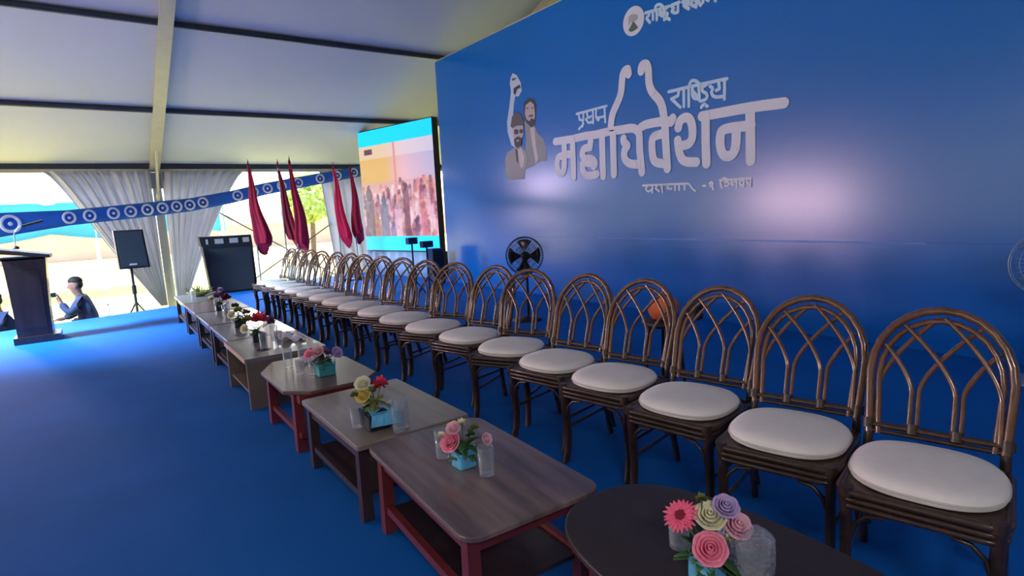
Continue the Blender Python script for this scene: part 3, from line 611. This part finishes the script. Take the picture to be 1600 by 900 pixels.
def carnation(c, r, m, par, name='carnation'):
    b = MB()
    for k in range(46):
        z = random.uniform(-.2, 1); a = random.uniform(0, 2*PI); q = math.sqrt(max(0, 1-z*z)); d = Vector((q*math.cos(a), q*math.sin(a), z))
        petal(b, Vector(c), d, d.orthogonal(), r*random.uniform(.8, 1.05), r*.55, random.uniform(-.3, .3), 2)
    return b.build(name, M(m), par)
TZ = .402
def wrapped_pot(t, m='foil', w=.052, h=.065):
    MB().prism(rrect(w*1.5, w*1.5, .008, 2), 0, h, .003).build('pot', M(m), t)
    b = MB()
    for k in range(4):
        a = PI/2*k; ax = Vector((math.cos(a), math.sin(a), 0)); sd = Vector((-ax.y, ax.x, 0)); q = w*.75
        b.add([ax*q-sd*q+Vector((0, 0, h*.8)), ax*q+sd*q+Vector((0, 0, h*.8)), ax*(q*1.35)+Vector((0, 0, h*1.35))], [(0, 1, 2)], False)
    solid(b.build('wrapper_points', M(m), t), .0015)
    o = MB()
    o.box(-w*.6, -w*.6, h*.7, w*.6, w*.6, h*1.02); o.build('flower_foam', M('leaf'), t)
def arrangement(label, loc, fl, leaves, pot='foil', w=.052, h=.065, hub=None, leafm='leaf'):
    t = thing('flower_arrangement', label, 'flowers', loc, 0)
    wrapped_pot(t, pot, w, h)
    hub = Vector(hub or (0, 0, h+.02))
    cam = (Vector((0, 0, CAM_H))-Vector(loc)).normalized()
    for kind, p, r, m in fl:
        p = Vector(p); d = (p-hub).normalized()*.6+cam*.75
        st_ = MB().tube([hub-Vector((0, 0, .01)), hub*.5+p*.5-d*.01, p-d*r*.4], .0025, 5); 
        f = {'g': gerbera, 'r': rose}.get(kind)
        f = f(p, d, r, m, t) if f else carnation(p, r, m, t)
        st_.build('stem', M('stem'), f)
    rl = random.Random(len(label))
    for k in range(leaves):
        a = 2*PI*k/leaves+rl.random(); e = rl.uniform(-.35, .1) if Vector((math.cos(a), math.sin(a), 0)).dot(cam) > .2 else rl.uniform(-.1, .9)
        leaf(hub+Vector((0, 0, rl.uniform(-.03, .03))), (math.cos(a), math.sin(a), e), rl.uniform(.05, .1), rl.uniform(.022, .034), leafm, t)
    return t
arrangement('pink gerbera and pink rose arrangement in blue foil pot on the oval table', (1.24, .88, TZ),
    [('g', (-.040, .056, .172), .049, 'pink'), ('r', (-.028, -.03, .112), .039, 'rose'), ('r', (.004, -.008, .186), .036, 'cream'), ('c', (-.006, .014, .226), .018, 'leaf_olive'),
     ('r', (.036, -.035, .212), .03, 'lilac'), ('r', (.05, -.062, .164), .034, 'pale_pink'), ('c', (.026, -.05, .13), .014, 'cream')], 24, w=.05, hub=(0, 0, .07))
arrangement('pale pink rose and greenery arrangement in blue foil pot on the striped dark table', (1.10, 1.93, TZ),
    [('r', (-.05, .02, .112), .038, 'rose'), ('r', (-.03, .02, .165), .026, 'pale_pink'), ('c', (.0, .0, .18), .024, 'cream'), ('c', (.045, -.02, .155), .022, 'leaf_olive'), ('c', (.02, -.03, .135), .022, 'leaf'), ('r', (.088, -.05, .105), .022, 'pale_pink'), ('c', (-.07, .05, .13), .02, 'cream')], 18, hub=(0, 0, .08))
arrangement('flower arrangement with hot pink carnation and cream roses in dark pot, on the pale table', (1.01, 2.61, TZ),
    [('c', (.03, -.013, .205), .046, 'hotpink'), ('r', (-.055, .02, .165), .034, 'yellow'), ('r', (-.05, .02, .225), .034, 'cream'), ('c', (-.09, .03, .17), .024, 'leaf_olive'), ('c', (-.01, 0, .18), .026, 'leaf_olive')], 18, pot='pot_dark', w=.085, h=.085, hub=(0, 0, .1), leafm='leaf_olive')
nf = thing('blue_napkin', 'light blue folded foil sheet draped over the dark flower pot', 'foil', (1.02, 2.57, TZ+.09))
solid(MB().add([(-.075, -.07, .001), (.06, -.085, .001), (.085, .05, .001), (-.05, .07, .004), (-.09, -.09, -.045), (.07, -.11, -.05)], [(0, 1, 2, 3), (4, 5, 1, 0)], False).build('foil_sheet', M('foil'), nf), .002)
arrangement('flower arrangement with small dusty pink blooms in teal pot, on the cut corner table', (1.12, 3.74, TZ),
    [('r', (-.036, .01, .165), .036, 'pale_pink'), ('r', (.088, -.027, .14), .034, 'lilac'), ('c', (.03, -.01, .14), .03, 'purple'), ('r', (-.09, .03, .15), .028, 'rose'), ('c', (-.01, .03, .12), .026, 'leaf')], 14, pot='foil_teal', w=.075, h=.075, hub=(0, 0, .09))
arrangement('flower arrangement with big dusky red bloom in dark pot, on the boxy brown table', (1.03, 5.25, TZ),
    [('c', (.02, 0, .18), .085, 'hotpink'), ('c', (.12, 0, .15), .05, 'purple'), ('c', (-.07, .01, .2), .05, 'leaf_olive'), ('r', (-.1, .03, .12), .035, 'cream')], 14, pot='pot_dark', w=.07, h=.07, hub=(0, 0, .09))
arrangement('flower arrangement of olive leaves and cream blooms, on the grey table past the boxy one', (1.05, 6.15, TZ),
    [('c', (0, 0, .16), .05, 'leaf_olive'), ('r', (-.07, 0, .13), .035, 'cream'), ('c', (.07, 0, .13), .045, 'purple'), ('c', (-.02, 0, .21), .04, 'leaf')], 12, pot='pot_dark', w=.07, h=.07, hub=(0, 0, .08), leafm='leaf_olive')
arrangement('flower arrangement of dark purple blooms, on the second farthest table', (1.1, 7.55, TZ),
    [('c', (0, 0, .17), .07, 'purple'), ('c', (.08, 0, .13), .06, 'deep'), ('c', (-.09, 0, .14), .05, 'cream'), ('c', (.02, 0, .24), .04, 'lilac')], 12, pot='pot_dark', w=.07, h=.07, hub=(0, 0, .08))

def make_glass(r=.032, h=.115, name='drinking_glass'):
    t = thing(name, 'x', 'glass')
    b = MB().lathe([(.001, 0), (r*.86, 0), (r*.9, .004), (r, h), (r-.0018, h), (r*.9-.002, .013), (.001, .011)], 28, cap=False)
    b.build('tumbler', M('glass'), t); return t
gl0 = make_glass()
GLS = [(1.30, 1.02, 'clear drinking glass under the big pink gerbera', 1), (1.125, 1.80, 'clear drinking glass standing in front of the blue foil pot, nearer the chairs', 1), (1.075, 2.06, 'clear drinking glass behind the pale pink rose on the striped table', 1.05),
       (.93, 2.66, 'clear drinking glass left of the dark pot on the pale table', .9), (1.10, 2.50, 'tall clear glass right of the dark pot on the pale table', 1.25), (1.06, 2.46, 'clear glass nearest the camera on the pale table', 1.1),
       (.98, 4.10, 'clear drinking glass farthest left on the cut corner table', 1.2), (1.05, 3.97, 'tall clear glass in the middle of the cut corner table', 1.35), (1.06, 3.78, 'clear glass right beside the teal pot', 1.1), (1.0, 3.88, 'small clear glass between two taller ones on the cut corner table', .8),
       (.99, 4.86, 'clear glass on a black coaster on the boxy brown table', 1.2), (1.10, 4.84, 'clear glass at the near end of the boxy brown table', 1.2), (1.14, 5.15, 'clear glass right of the big dusky red bloom', 1.2),
       (1.0, 6.5, 'clear glass at the far end of the grey table beyond the boxy one', 1.3), (1.04, 6.85, 'clear glass on the grey table third from the far end, nearer one', 1.3), (1.1, 7.1, 'clear glass on the grey table third from the far end, farther one', 1.3), (.98, 8.9, 'clear glass left of the olive dish on the farthest table', 1.3), (1.12, 7.95, 'clear glass on the second farthest table', 1.3)]
for i, (x, y, lab, s) in enumerate(GLS):
    o = gl0 if i == 0 else copy_tree(gl0); o.location = (x, y, TZ); o.scale = (1, 1, s); tag(o, lab, 'glass', 'drinking glasses on the low tables')
# tumbler wrapped in crinkled film
t = thing('wrapped_glass', 'large clear glass covered with crinkled plastic film, on the oval table', 'glass', (1.315, .79, TZ))
MB().lathe([(.001, 0), (.036, 0), (.038, .004), (.045, .12), (.043, .12), (.036, .013), (.001, .011)], 32, cap=False).build('tumbler', M('glass'), t)
rw = random.Random(5); ph = [rw.uniform(0, 6) for _ in range(6)]
wb = lambda a, z: 1+.05*math.sin(5*a+ph[0]+z*60)+.035*math.sin(9*a+ph[1]-z*40)
MB().lathe([(.052, .035), (.054, .07), (.056, .11), (.052, .132), (.038, .147), (.018, .153), (.001, .154)], 48, cap=False, wob=wb).build('plastic_film', M('film'), t)
t = thing('wrapped_glass', 'smaller film covered glass tucked behind the pale pink rose on the oval table', 'glass', (1.37, .89, TZ))
MB().lathe([(.001, 0), (.03, 0), (.032, .004), (.036, .11), (.034, .11), (.03, .013), (.001, .011)], 28, cap=False).build('tumbler', M('glass'), t)
MB().lathe([(.042, .05), (.044, .1), (.038, .12), (.02, .128), (.001, .13)], 40, cap=False, wob=wb).build('plastic_film', M('film'), t)
t = thing('coaster', 'small black round coaster under a glass on the boxy table', 'coaster', (.985, 4.86, .4)); MB().lathe([(.055, 0), (.057, .001), (.055, .002)], 24).build('disc', M('black'), t)
# napkin and tray on the boxy / grey tables
t = thing('napkin', 'crumpled pinkish white napkin on the boxy table near the chairs', 'napkin', (1.26, 5.16, TZ))
def nk(u, v): return ((u-.5)*.2, (v-.5)*.36, .02+.018*math.sin(u*9+v*5)+.014*math.cos(v*13-u*4))
solid(MB().grid(nk, 16, 20).build('cloth', M('napkin'), t), .004)
t = thing('napkin', 'cream folded napkin lying between glasses on the cut corner table', 'napkin', (1.2, 4.2, TZ))
solid(MB().grid(lambda u, v: ((u-.5)*.22, (v-.5)*.2, .012+.006*math.sin(u*8+v*3)), 12, 10).build('cloth', M('napkin'), t), .006)
t = thing('serving_dish', 'dark olive oval dish heaped with leaves on the farthest table', 'dish', (1.12, 9.35, TZ))
MB().lathe([(.05, 0), (.1, .02), (.18, .06), (.175, .065), (.09, .03)], 28).build('dish', M('leaf_olive'), t)
b = MB()
for k in range(26):
    a = random.uniform(0, 6.28); q = random.uniform(0, .13); petal(b, (q*math.cos(a), q*math.sin(a), .05), (math.cos(a), math.sin(a), random.uniform(.2, 1)), (0, 0, 1) if q else (1, 0, 0), .09, .03)
b.build('leaves', M('leaf_olive'), t)['kind'] = 'stuff'

# ------------------------------------------------------------ flags
def flag(label, x, y, h, wtop, wbot, ztop, zbot, m, tipdx, seed):
    t = thing('furled_flag', label, 'flag', (x, y, 0), group='red flags on poles at the back of the stage')
    MB().tube([(0, 0, .02), (0, 0, h)], .016, 8).build('pole', M('steel'), t)
    MB().lathe([(.001, h), (.022, h+.01), (.03, h+.06), (.012, h+.12), (.001, h+.2)], 10, cap=False).build('finial', M('flag_dark'), t)
    MB().lathe([(.2, 0), (.2, .02), (.05, .05), (.02, .12)], 24).build('base', M('black'), t)
    r = random.Random(seed); p = [r.uniform(0, 6) for _ in range(4)]
    b = MB(); N, K = 40, 22; v = []
    for j in range(K+1):
        q = j/K; z = ztop+(zbot-ztop)*q; w = wtop+(wbot*.8-wtop)*q**1.15
        if q > .92: w *= 1-.25*(q-.92)/.08
        for i in range(N):
            a = 2*PI*i/N; pl = 1+.26*math.sin(5*a+p[0]+q*2)+.16*math.sin(8*a+p[1])
            dz = -.26*(math.cos(a-.3*p[2])*.5+.5)**2*max(0, q-.7)/.3
            v.append((tipdx*q+w*pl*math.cos(a)*.5+w*.12*math.sin(q*7+p[3]), w*pl*math.sin(a)*.38-.02, z+dz))
    b.add(v, [(j*N+i, j*N+(i+1) % N, (j+1)*N+(i+1) % N, (j+1)*N+i) for j in range(K) for i in range(N)])
    b.add(v[:N], [tuple(range(N))]); b.add(v[-N:], [tuple(range(N))])
    c = b.build('cloth', M(m), t)
    return t
flag('furled crimson flag on a pole, leftmost of the five, beside the black rack', 2.67, 12.7, 2.5, .05, .40, 2.5, .98, 'flag', .1, 1)
flag('furled dark red flag, left one of the leaning middle pair', 3.22, 12.6, 2.5, .05, .30, 2.45, 1.02, 'flag_dark', .16, 2)
flag('furled dark red flag, right one of the middle pair', 3.42, 12.45, 2.55, .05, .34, 2.55, .93, 'flag', .10, 3)
flag('furled bright pink red flag, left one of the pair beside the video screen', 4.38, 12.6, 2.45, .05, .34, 2.45, .98, 'flag_bright', .12, 4)
flag('furled crimson flag closest to the video screen', 4.76, 12.6, 2.42, .05, .30, 2.42, 1.05, 'flag', .08, 5)

# ------------------------------------------------------------ black rack and loudspeaker
t = thing('equipment_rack', 'large black rack case with a strip of silver panels along its top', 'rack', (2.19, 13.25, 0), math.radians(-4))
MB().hexa([(-.40, -.3, 0), (.47, -.3, 0), (.47, .3, 0), (-.40, .3, 0), (-.47, -.33, .98), (.46, -.33, .98), (.46, .3, .98), (-.47, .3, .98)]).build('case', M('black'), t)
MB().box(-.36, -.335, .04, .42, -.31, .92).build('grille', M('grille'), t)
MB().hexa([(-.49, -.33, .98), (.46, -.33, .98), (.46, .3, .98), (-.49, .3, .98), (-.51, -.33, 1.17), (.45, -.33, 1.17), (.45, .3, 1.17), (-.51, .3, 1.17)]).build('head_case', M('black'), t)
for x0, x1 in ((-.40, -.36), (-.24, -.08), (.03, .19), (.28, .4)): tag(MB().box(x0, -.345, 1.02, x1, -.325, 1.12).build('panel', M('silver'), t), 'bright silver panel')
t = thing('loudspeaker', 'black loudspeaker cabinet on a thin stand behind the lectern', 'speaker', (.44, 12.3, .715), math.radians(8))
SPO = t
MB().hexa([(-.2, -.17, 0), (.26, -.19, 0), (.2, .19, 0), (-.16, .19, 0), (-.22, -.17, .68), (.22, -.19, .68), (.18, .19, .68), (-.18, .19, .68)]).build('cabinet', M('black'), t)
MB().hexa([(-.17, -.2, .03), (.23, -.205, .03), (.23, -.17, .03), (-.17, -.16, .03), (-.19, -.2, .65), (.19, -.205, .65), (.19, -.17, .65), (-.19, -.16, .65)]).build('grille', M('grille'), t)
MB().box(-.05, -.212, .06, .06, -.2, .09).build('badge', M('silver'), t)
t = thing('speaker_stand', 'thin black tripod stand carrying the loudspeaker', 'stand', (.44, 12.3, G))
MB().tube([(0, 0, .15), (0, 0, 1.412)], .022, 8).build('pole', M('black'), t)
MB().tube([(0, 0, .95), (0, 0, 1.1)], .035, 8).build('collar', M('black'), t)
for k in range(3):
    a = 2*PI*k/3+.4; MB().tube([(0, 0, .8), (.5*math.cos(a), .5*math.sin(a), .012)], .014, 6).build('leg', M('black'), t)

# ------------------------------------------------------------ lectern
t = thing('lectern', 'dark wooden lectern at the left edge of the stage', 'lectern', (-.78, 9.85, 0), 0)
MB().box(-.24, -.24, 0, .24, .24, .09).build('plinth', M('lectern'), t)
def lsec(z):
    q = (z-.09)/1.02; return -.20-.03*q**2, .165+.045*q**2
b = MB(); v = []; K = 8
for j in range(K+1):
    z = .09+1.02*j/K; x0, x1 = lsec(z); v += [(x0, -.2, z), (x1, -.2, z), (x1, .2, z), (x0, .2, z)]
b.add(v, [(j*4+k, j*4+(k+1) % 4, (j+1)*4+(k+1) % 4, (j+1)*4+k) for j in range(K) for k in range(4)], False); b.build('body', M('lectern'), t)
for s in (-1, 1): MB().box(-.15, s*.2-.01, .2, .12, s*.2+.01, .95).build('side_panel', M('lectern'), t)
MB().hexa([(-.34, -.27, 1.20), (.26, -.27, 1.10), (.26, .27, 1.10), (-.34, .27, 1.20), (-.34, -.27, 1.26), (.26, -.27, 1.14), (.26, .27, 1.14), (-.34, .27, 1.26)]).build('desktop', M('lectern'), t)
MB().box(-.26, -.2, 1.09, .19, .2, 1.13).build('neck_board', M('lectern'), t)
t = thing('gooseneck_microphone', 'slim gooseneck microphone rising from the lectern desktop', 'microphone', (-.86, 9.8, 1.24))
MB().lathe([(.035, -.01), (.035, .02), (.012, .03)], 14).build('base', M('black'), t)
MB().tube([(0, 0, .02), (0, 0, .12), (.01, 0, .2), (.05, 0, .26), (.1, 0, .29)], .006, 6).build('gooseneck', M('steel'), t)
MB().tube([(.09, 0, .285), (.32, -.02, .345)], [.016, .02], 8).build('microphone', M('black'), t)

# ------------------------------------------------------------ fans behind the chairs
def fan(label, loc, facing, zc, R, body, blade, bl=4):
    t = thing('standing_fan', label, 'fan', loc, 0)
    ax = Vector(facing).normalized(); u = Vector((-ax.y, ax.x, 0)).normalized(); w = ax.cross(u)
    C = Vector((0, 0, zc)); b = MB()
    for off, r in ((.06, .45), (.05, .75), (.02, .95), (0, 1.0), (-.05, .95), (-.09, .6)):
        b.tube([C+ax*off+u*(R*r*math.cos(a))+w*(R*r*math.sin(a)) for a in [2*PI*i/32 for i in range(32)]], .006 if r == 1 else .003, 5, closed=True)
    for i in range(36):
        a = 2*PI*i/36; d = u*math.cos(a)+w*math.sin(a)
        b.tube([C+ax*.065+d*R*.15, C+ax*.05+d*R*.75, C+d*R, C-ax*.07+d*R*.85, C-ax*.095+d*R*.3], .002, 4)
    b.build('guard', M(body), t)
    k = MB()
    for i in range(bl):
        a0 = 2*PI*i/bl
        def fn(s, q, a0=a0):
            a = a0+(s-.5)*(1.0)*(.5+.6*q); rr_ = R*(.15+.72*q)
            return C+(u*math.cos(a)+w*math.sin(a))*rr_+ax*(.03-.06*s)
        k.grid(fn, 6, 6)
    solid(k.build('blades', M(blade), t), .003)
    MB().lathe([(.001, -.16), (.05, -.15), (.06, -.08), (.05, -.02), (.04, .04), (.001, .05)], 16, ax=ax, org=C).build('motor', M(body), t)
    MB().tube([(-ax.x*.1, -ax.y*.1, .03), (-ax.x*.1, -ax.y*.1, zc)], .018, 8).build('pole', M(body), t)
    MB().lathe([(.19, 0), (.19, .02), (.05, .045), (.03, .06)], 24).build('base', M(body), t)
fan('black standing fan between the chairs and the blue backdrop', (4.35, 5.76, 0), (-.75, -.65, .12), .83, .24, 'black', 'black_gloss')
fan('pale blue grey fan against the backdrop at the right edge of the view', (5.35, .99, 0), (-.95, -.2, .1), .86, .24, 'fan_grey', 'fan_blade', 3)

# ------------------------------------------------------------ small stands and bundle behind the chairs
def kit_stand(label, x, y, zt, w):
    t = thing('light_stand', label, 'stand', (x, y, 0))
    MB().tube([(0, 0, .05), (0, 0, zt-.04)], .017, 8).build('pole', M('navy'), t)
    MB().box(-w/2, -.06, zt-.06, w/2, .06, zt+.05).build('head', M('navy'), t)
    for k in range(3):
        a = 2*PI*k/3; MB().tube([(0, 0, .3), (.22*math.cos(a), .22*math.sin(a), .01)], .01, 6).build('leg', M('navy'), t)
kit_stand('dark stand with small flat head against the lower cyan band, taller of two', 4.38, 9.0, .97, .17)
kit_stand('dark stand with small head close to the backdrop edge, shorter of two', 4.66, 9.0, .89, .2)
t = thing('small_loudspeaker', 'small dark loudspeaker by the left foot of the backdrop', 'speaker', (5.4, 10.1, 0))
MB().hexa([(-.13, -.14, .03), (.13, -.14, .03), (.13, .14, .03), (-.13, .14, .03), (-.12, -.13, .72), (.12, -.13, .72), (.12, .13, .72), (-.12, .13, .72)]).build('cabinet', M('navy'), t)
MB().box(-.11, -.15, .08, .11, -.135, .68).build('grille', M('black'), t)
for sx in (-.1, .1): MB().box(sx-.02, -.1, 0, sx+.02, .1, .03).build('foot', M('black'), t)
t = thing('side_stool', 'black stool behind the fourth chair', 'stool', (3.25, 2.66, 0))
MB().lathe([(.15, .54), (.16, .55), (.16, .57), (.15, .58)], 24).build('seat', M('black'), t)
for k in range(4):
    a = PI/4+PI/2*k; MB().tube([(.1*math.cos(a), .1*math.sin(a), .545), (.15*math.cos(a), .15*math.sin(a), .0)], .012, 6).build('leg', M('black'), t)
t = thing('orange_bundle', 'rounded orange cloth bundle behind the fourth chair back', 'bundle', (3.25, 2.66, .582))
def ob(a, z): return 1+.06*math.sin(3*a+z*20)+.04*math.sin(7*a)
MB().lathe([(.03, 0), (.085, .01), (.105, .05), (.11, .09), (.09, .135), (.05, .165), (.02, .175), (.03, .195), (.012, .2)], 28, wob=ob).build('cloth', M('orange'), t)
MB().tube([(.028*math.cos(a), .028*math.sin(a), .175) for a in [2*PI*i/14 for i in range(14)]], .008, 6, closed=True).build('knot', M('lectern'), t)
t = thing('small_bag', 'small black bag beside the orange bundle', 'bag', (3.36, 2.49, .582)); 
MB().prism(rrect(.1, .12, .03), 0, .12, .02).build('pouch', M('black'), t); MB().tube([(0, -.04, .115), (0, -.03, .15), (0, .03, .15), (0, .04, .115)], .006, 6).build('handle', M('black'), t)
SB = t

# ------------------------------------------------------------ people (seated below the stage edge)
def person(label, loc, rz, coat, cam_item=True):
    t = thing('person', label, 'person', loc, rz)
    # facing -X; pelvis at z .48
    J = dict(pelvis=(0, 0, .50), belly=(.0, 0, .66), chest=(-.04, 0, .84), neck=(-.09, 0, 1.02), jaw=(-.13, 0, 1.12), skull=(-.13, 0, 1.22), crown=(-.125, 0, 1.28),
             sl=(-.05, .18, .95), el=(-.16, .27, .72), wl=(-.38, .2, .62), hl=(-.46, .19, .62),
             sr=(-.05, -.18, .95), er=(-.22, -.24, .74), wr=(-.34, -.14, .93), hr=(-.36, -.11, 1.0),
             tl=(-.05, .1, .47), kl=(-.42, .14, .48), al=(-.40, .14, .1), fl=(-.52, .15, .04),
             tr=(-.05, -.1, .47), kr=(-.42, -.14, .48), ar=(-.40, -.14, .1), fr=(-.52, -.15, .04))
    Rr = dict(pelvis=.15, belly=.14, chest=.165, neck=.058, jaw=.088, skull=.118, crown=.095, sl=.075, el=.052, wl=.036, hl=.038, sr=.075, er=.052, wr=.036, hr=.036,
              tl=.1, kl=.068, al=.045, fl=.04, tr=.1, kr=.068, ar=.045, fr=.04)
    E_ = [('pelvis', 'belly'), ('belly', 'chest'), ('chest', 'neck'), ('neck', 'jaw'), ('jaw', 'skull'), ('skull', 'crown'), ('chest', 'sl'), ('sl', 'el'), ('el', 'wl'), ('wl', 'hl'),
          ('chest', 'sr'), ('sr', 'er'), ('er', 'wr'), ('wr', 'hr'), ('pelvis', 'tl'), ('tl', 'kl'), ('kl', 'al'), ('al', 'fl'), ('pelvis', 'tr'), ('tr', 'kr'), ('kr', 'ar'), ('ar', 'fr')]
    ks = list(J); V = [J[k] for k in ks]; R_ = [Rr[k]*(.62 if k in ('pelvis', 'belly', 'chest', 'sl', 'sr', 'el', 'er', 'tl', 'tr', 'kl', 'kr') else 1) for k in ks]; Ed = [(ks.index(a), ks.index(b)) for a, b in E_]
    for hand, s in (('hl', 1), ('hr', -1)):
        h = Vector(J[hand]); base = ks.index(hand)
        up = Vector((0, 0, 1)) if s < 0 else Vector((-1, 0, -.1)); sd = Vector((0, 1, 0)); cu = Vector((-1, 0, 0)) if s < 0 else Vector((0, 0, -1))
        for k in range(4):
            p = h+sd*(-.03+.02*k)+up*.03; q = p+up*(.03+.006*(k % 3))+cu*.012; q2 = q+up*.012+cu*.025
            n = len(V); V += [tuple(p), tuple(q), tuple(q2)]; R_ += [.0105, .0095, .0085]; Ed += [(base, n), (n, n+1), (n+1, n+2)]
        p = h+sd*.035*s+up*.0+cu*.01; q = p+sd*.01*s+up*.03+cu*.02; n = len(V); V += [tuple(p), tuple(q)]; R_ += [.012, .01]; Ed += [(base, n), (n, n+1)]
    me = bpy.data.meshes.new('body'); me.from_pydata(V, Ed, []); o = bpy.data.objects.new('body', me); COL.objects.link(o); o.parent = t
    sk = o.modifiers.new('skin', 'SKIN'); sk.use_smooth_shade = True
    for i, r in enumerate(R_): me.skin_vertices[0].data[i].radius = (r, r)
    me.skin_vertices[0].data[0].use_root = True
    ss = o.modifiers.new('sub', 'SUBSURF'); ss.levels = 2; ss.render_levels = 2
    me.materials.append(M('skin'))
    # clothing: jacket over torso and arms, trousers
    def cloth(name, keys, edges, m, grow):
        ix = {k: i for i, k in enumerate(keys)}
        me = bpy.data.meshes.new(name); me.from_pydata([J[k] for k in keys], [(ix[a], ix[b]) for a, b in edges], []); c = bpy.data.objects.new(name, me); COL.objects.link(c); c.parent = t
        s_ = c.modifiers.new('skin', 'SKIN'); s_.use_smooth_shade = True
        for k, i in ix.items(): me.skin_vertices[0].data[i].radius = (Rr[k]+grow, Rr[k]+grow)
        me.skin_vertices[0].data[0].use_root = True
        q = c.modifiers.new('sub', 'SUBSURF'); q.levels = 2; q.render_levels = 2; me.materials.append(M(m)); return c
    J['nb'] = (-.07, 0, .98); Rr['nb'] = .085
    cloth('jacket', ['pelvis', 'belly', 'chest', 'nb', 'sl', 'el', 'wl', 'sr', 'er', 'wr'], [('pelvis', 'belly'), ('belly', 'chest'), ('chest', 'nb'), ('chest', 'sl'), ('sl', 'el'), ('el', 'wl'), ('chest', 'sr'), ('sr', 'er'), ('er', 'wr')], coat, .024)
    cloth('trousers', ['pelvis', 'tl', 'kl', 'al', 'tr', 'kr', 'ar'], [('pelvis', 'tl'), ('tl', 'kl'), ('kl', 'al'), ('pelvis', 'tr'), ('tr', 'kr'), ('kr', 'ar')], 'trousers', .016)
    hd = MB().ball((-.118, 0, 1.27), (.108, .092, .085), 18, 12); hd.ball((-.085, 0, 1.21), (.075, .092, .085), 16, 10); hd.build('hair', M('hair'), t)
    fc = MB(); fc.ball((-.222, 0, 1.175), (.024, .016, .028), 8, 6); fc.build('nose', M('skin'), t)
    er = MB()
    for s in (-1, 1): er.ball((-.12, s*.094, 1.18), (.022, .012, .032), 8, 6)
    er.build('ears', M('skin'), t)
    ey = MB()
    for s in (-1, 1): ey.ball((-.218, s*.035, 1.20), (.008, .014, .009), 8, 6)
    ey.ball((-.218, 0, 1.125), (.008, .026, .007), 8, 6); ey.build('eyes_and_mouth', M('hair'), t)
    return t
def stack_chair(label, loc):
    t = thing('plastic_chair', label, 'chair', loc)
    MB().prism(rrect(.44, .44, .06), .36, .385, .008).build('seat', M('chair_plastic'), t)
    def bk(u, v): return (.2+.08*v-.04*math.sin(PI*u), (u-.5)*.42, .38+.42*v)
    solid(MB().grid(bk, 10, 6).build('backrest', M('chair_plastic'), t), .015)
    for sx in (-1, 1):
        for sy in (-1, 1): MB().tube([(sx*.17, sy*.17, .365), (sx*.2, sy*.2, 0)], .02, 8).build('leg', M('chair_plastic'), t)
PX, PY = -.27, 12.35
person('person in grey blue jacket seated below the stage edge, raising a camera to the face', (PX, PY, G), math.radians(-6), 'jacket')
stack_chair('pale plastic chair under the person with the camera', (PX+.03, PY, G))
t = thing('camera', 'small black camera held up by the seated person', 'camera', (PX-.43, PY-.05, G+1.075))
MB().box(-.03, -.06, -.035, .03, .06, .04).build('camera_body', M('black'), t); MB().lathe([(.028, 0), (.03, .02), (.028, .07)], 14, ax=(-1, 0, 0), org=(-.03, 0, 0)).build('lens', M('black_gloss'), t)
person('person in navy jacket seated at the left frame edge below the stage', (-1.33, 12.2, G-.12), math.radians(15), 'navy')
stack_chair('pale plastic chair under the person in navy', (-1.30, 12.2, G-.0))

# ------------------------------------------------------------ outside: marquee, building, trees
t = thing('far_marquee', 'long white marquee with blue swagged valance outside on the left', 'tent', (-6, 24, G))
def mq(u, v): return (-14+24*u, -.0+5*v, 3.0+1.5*v+.12*abs(math.sin(u*24)))
solid(MB().grid(mq, 60, 6).build('roof', M('far_white'), t), .05)
def mv(u, v): return (-14+24*u, -.02+.05*math.sin(u*90), 3.05-(1.0+.25*abs(math.sin(u*20)))*v)
solid(MB().grid(mv, 120, 3).build('valance', M('far_blue'), t), .03)
for k in range(7): MB().tube([(-13.5+3.9*k, 0, 0), (-13.5+3.9*k, 0, 3.0)], .06, 8).build('pole', M('far_white'), t)
t = thing('far_wall', 'low peach wall across the bright field', 'wall', (4, 52, G))
MB().box(-30, 0, 0, 30, .3, 1.9).build('masonry', M('far_wall'), t); MB().box(-30, -.1, 1.9, 30, .4, 2.05).build('coping', M('far_white'), t)
def tree(label, x, y, h, r, seed):
    t = thing('tree', label, 'tree', (x, y, G), group='trees across the field')
    q = random.Random(seed); MB().tube([(0, 0, 0), (.1, 0, h*.4), (0, .1, h*.75)], [.16, .12, .05], 8).build('trunk', M('trunk'), t)
    b = MB()
    for k in range(700):
        a = q.uniform(0, 6.28); c = q.uniform(-1, 1); s_ = math.sqrt(1-c*c)*r*q.uniform(.5, 1); p = Vector((s_*math.cos(a), s_*math.sin(a), h*.7+c*r*.95*q.uniform(.7, 1)))
        d = Vector((q.uniform(-1, 1), q.uniform(-1, 1), q.uniform(-.6, .6))).normalized(); u = d.orthogonal()*.12; b.add([p, p+d*.2+u, p+d*.42, p+d*.2-u], [(0, 1, 2, 3)], False)
    b.build('foliage', M('tree'), t)['kind'] = 'stuff'
tree('bushy yellow green tree seen between the flags', 9.0, 30, 4.6, 1.3, 1)
tree('leafy tree showing just left of the video screen', 12.8, 33, 5.2, 1.6, 3)
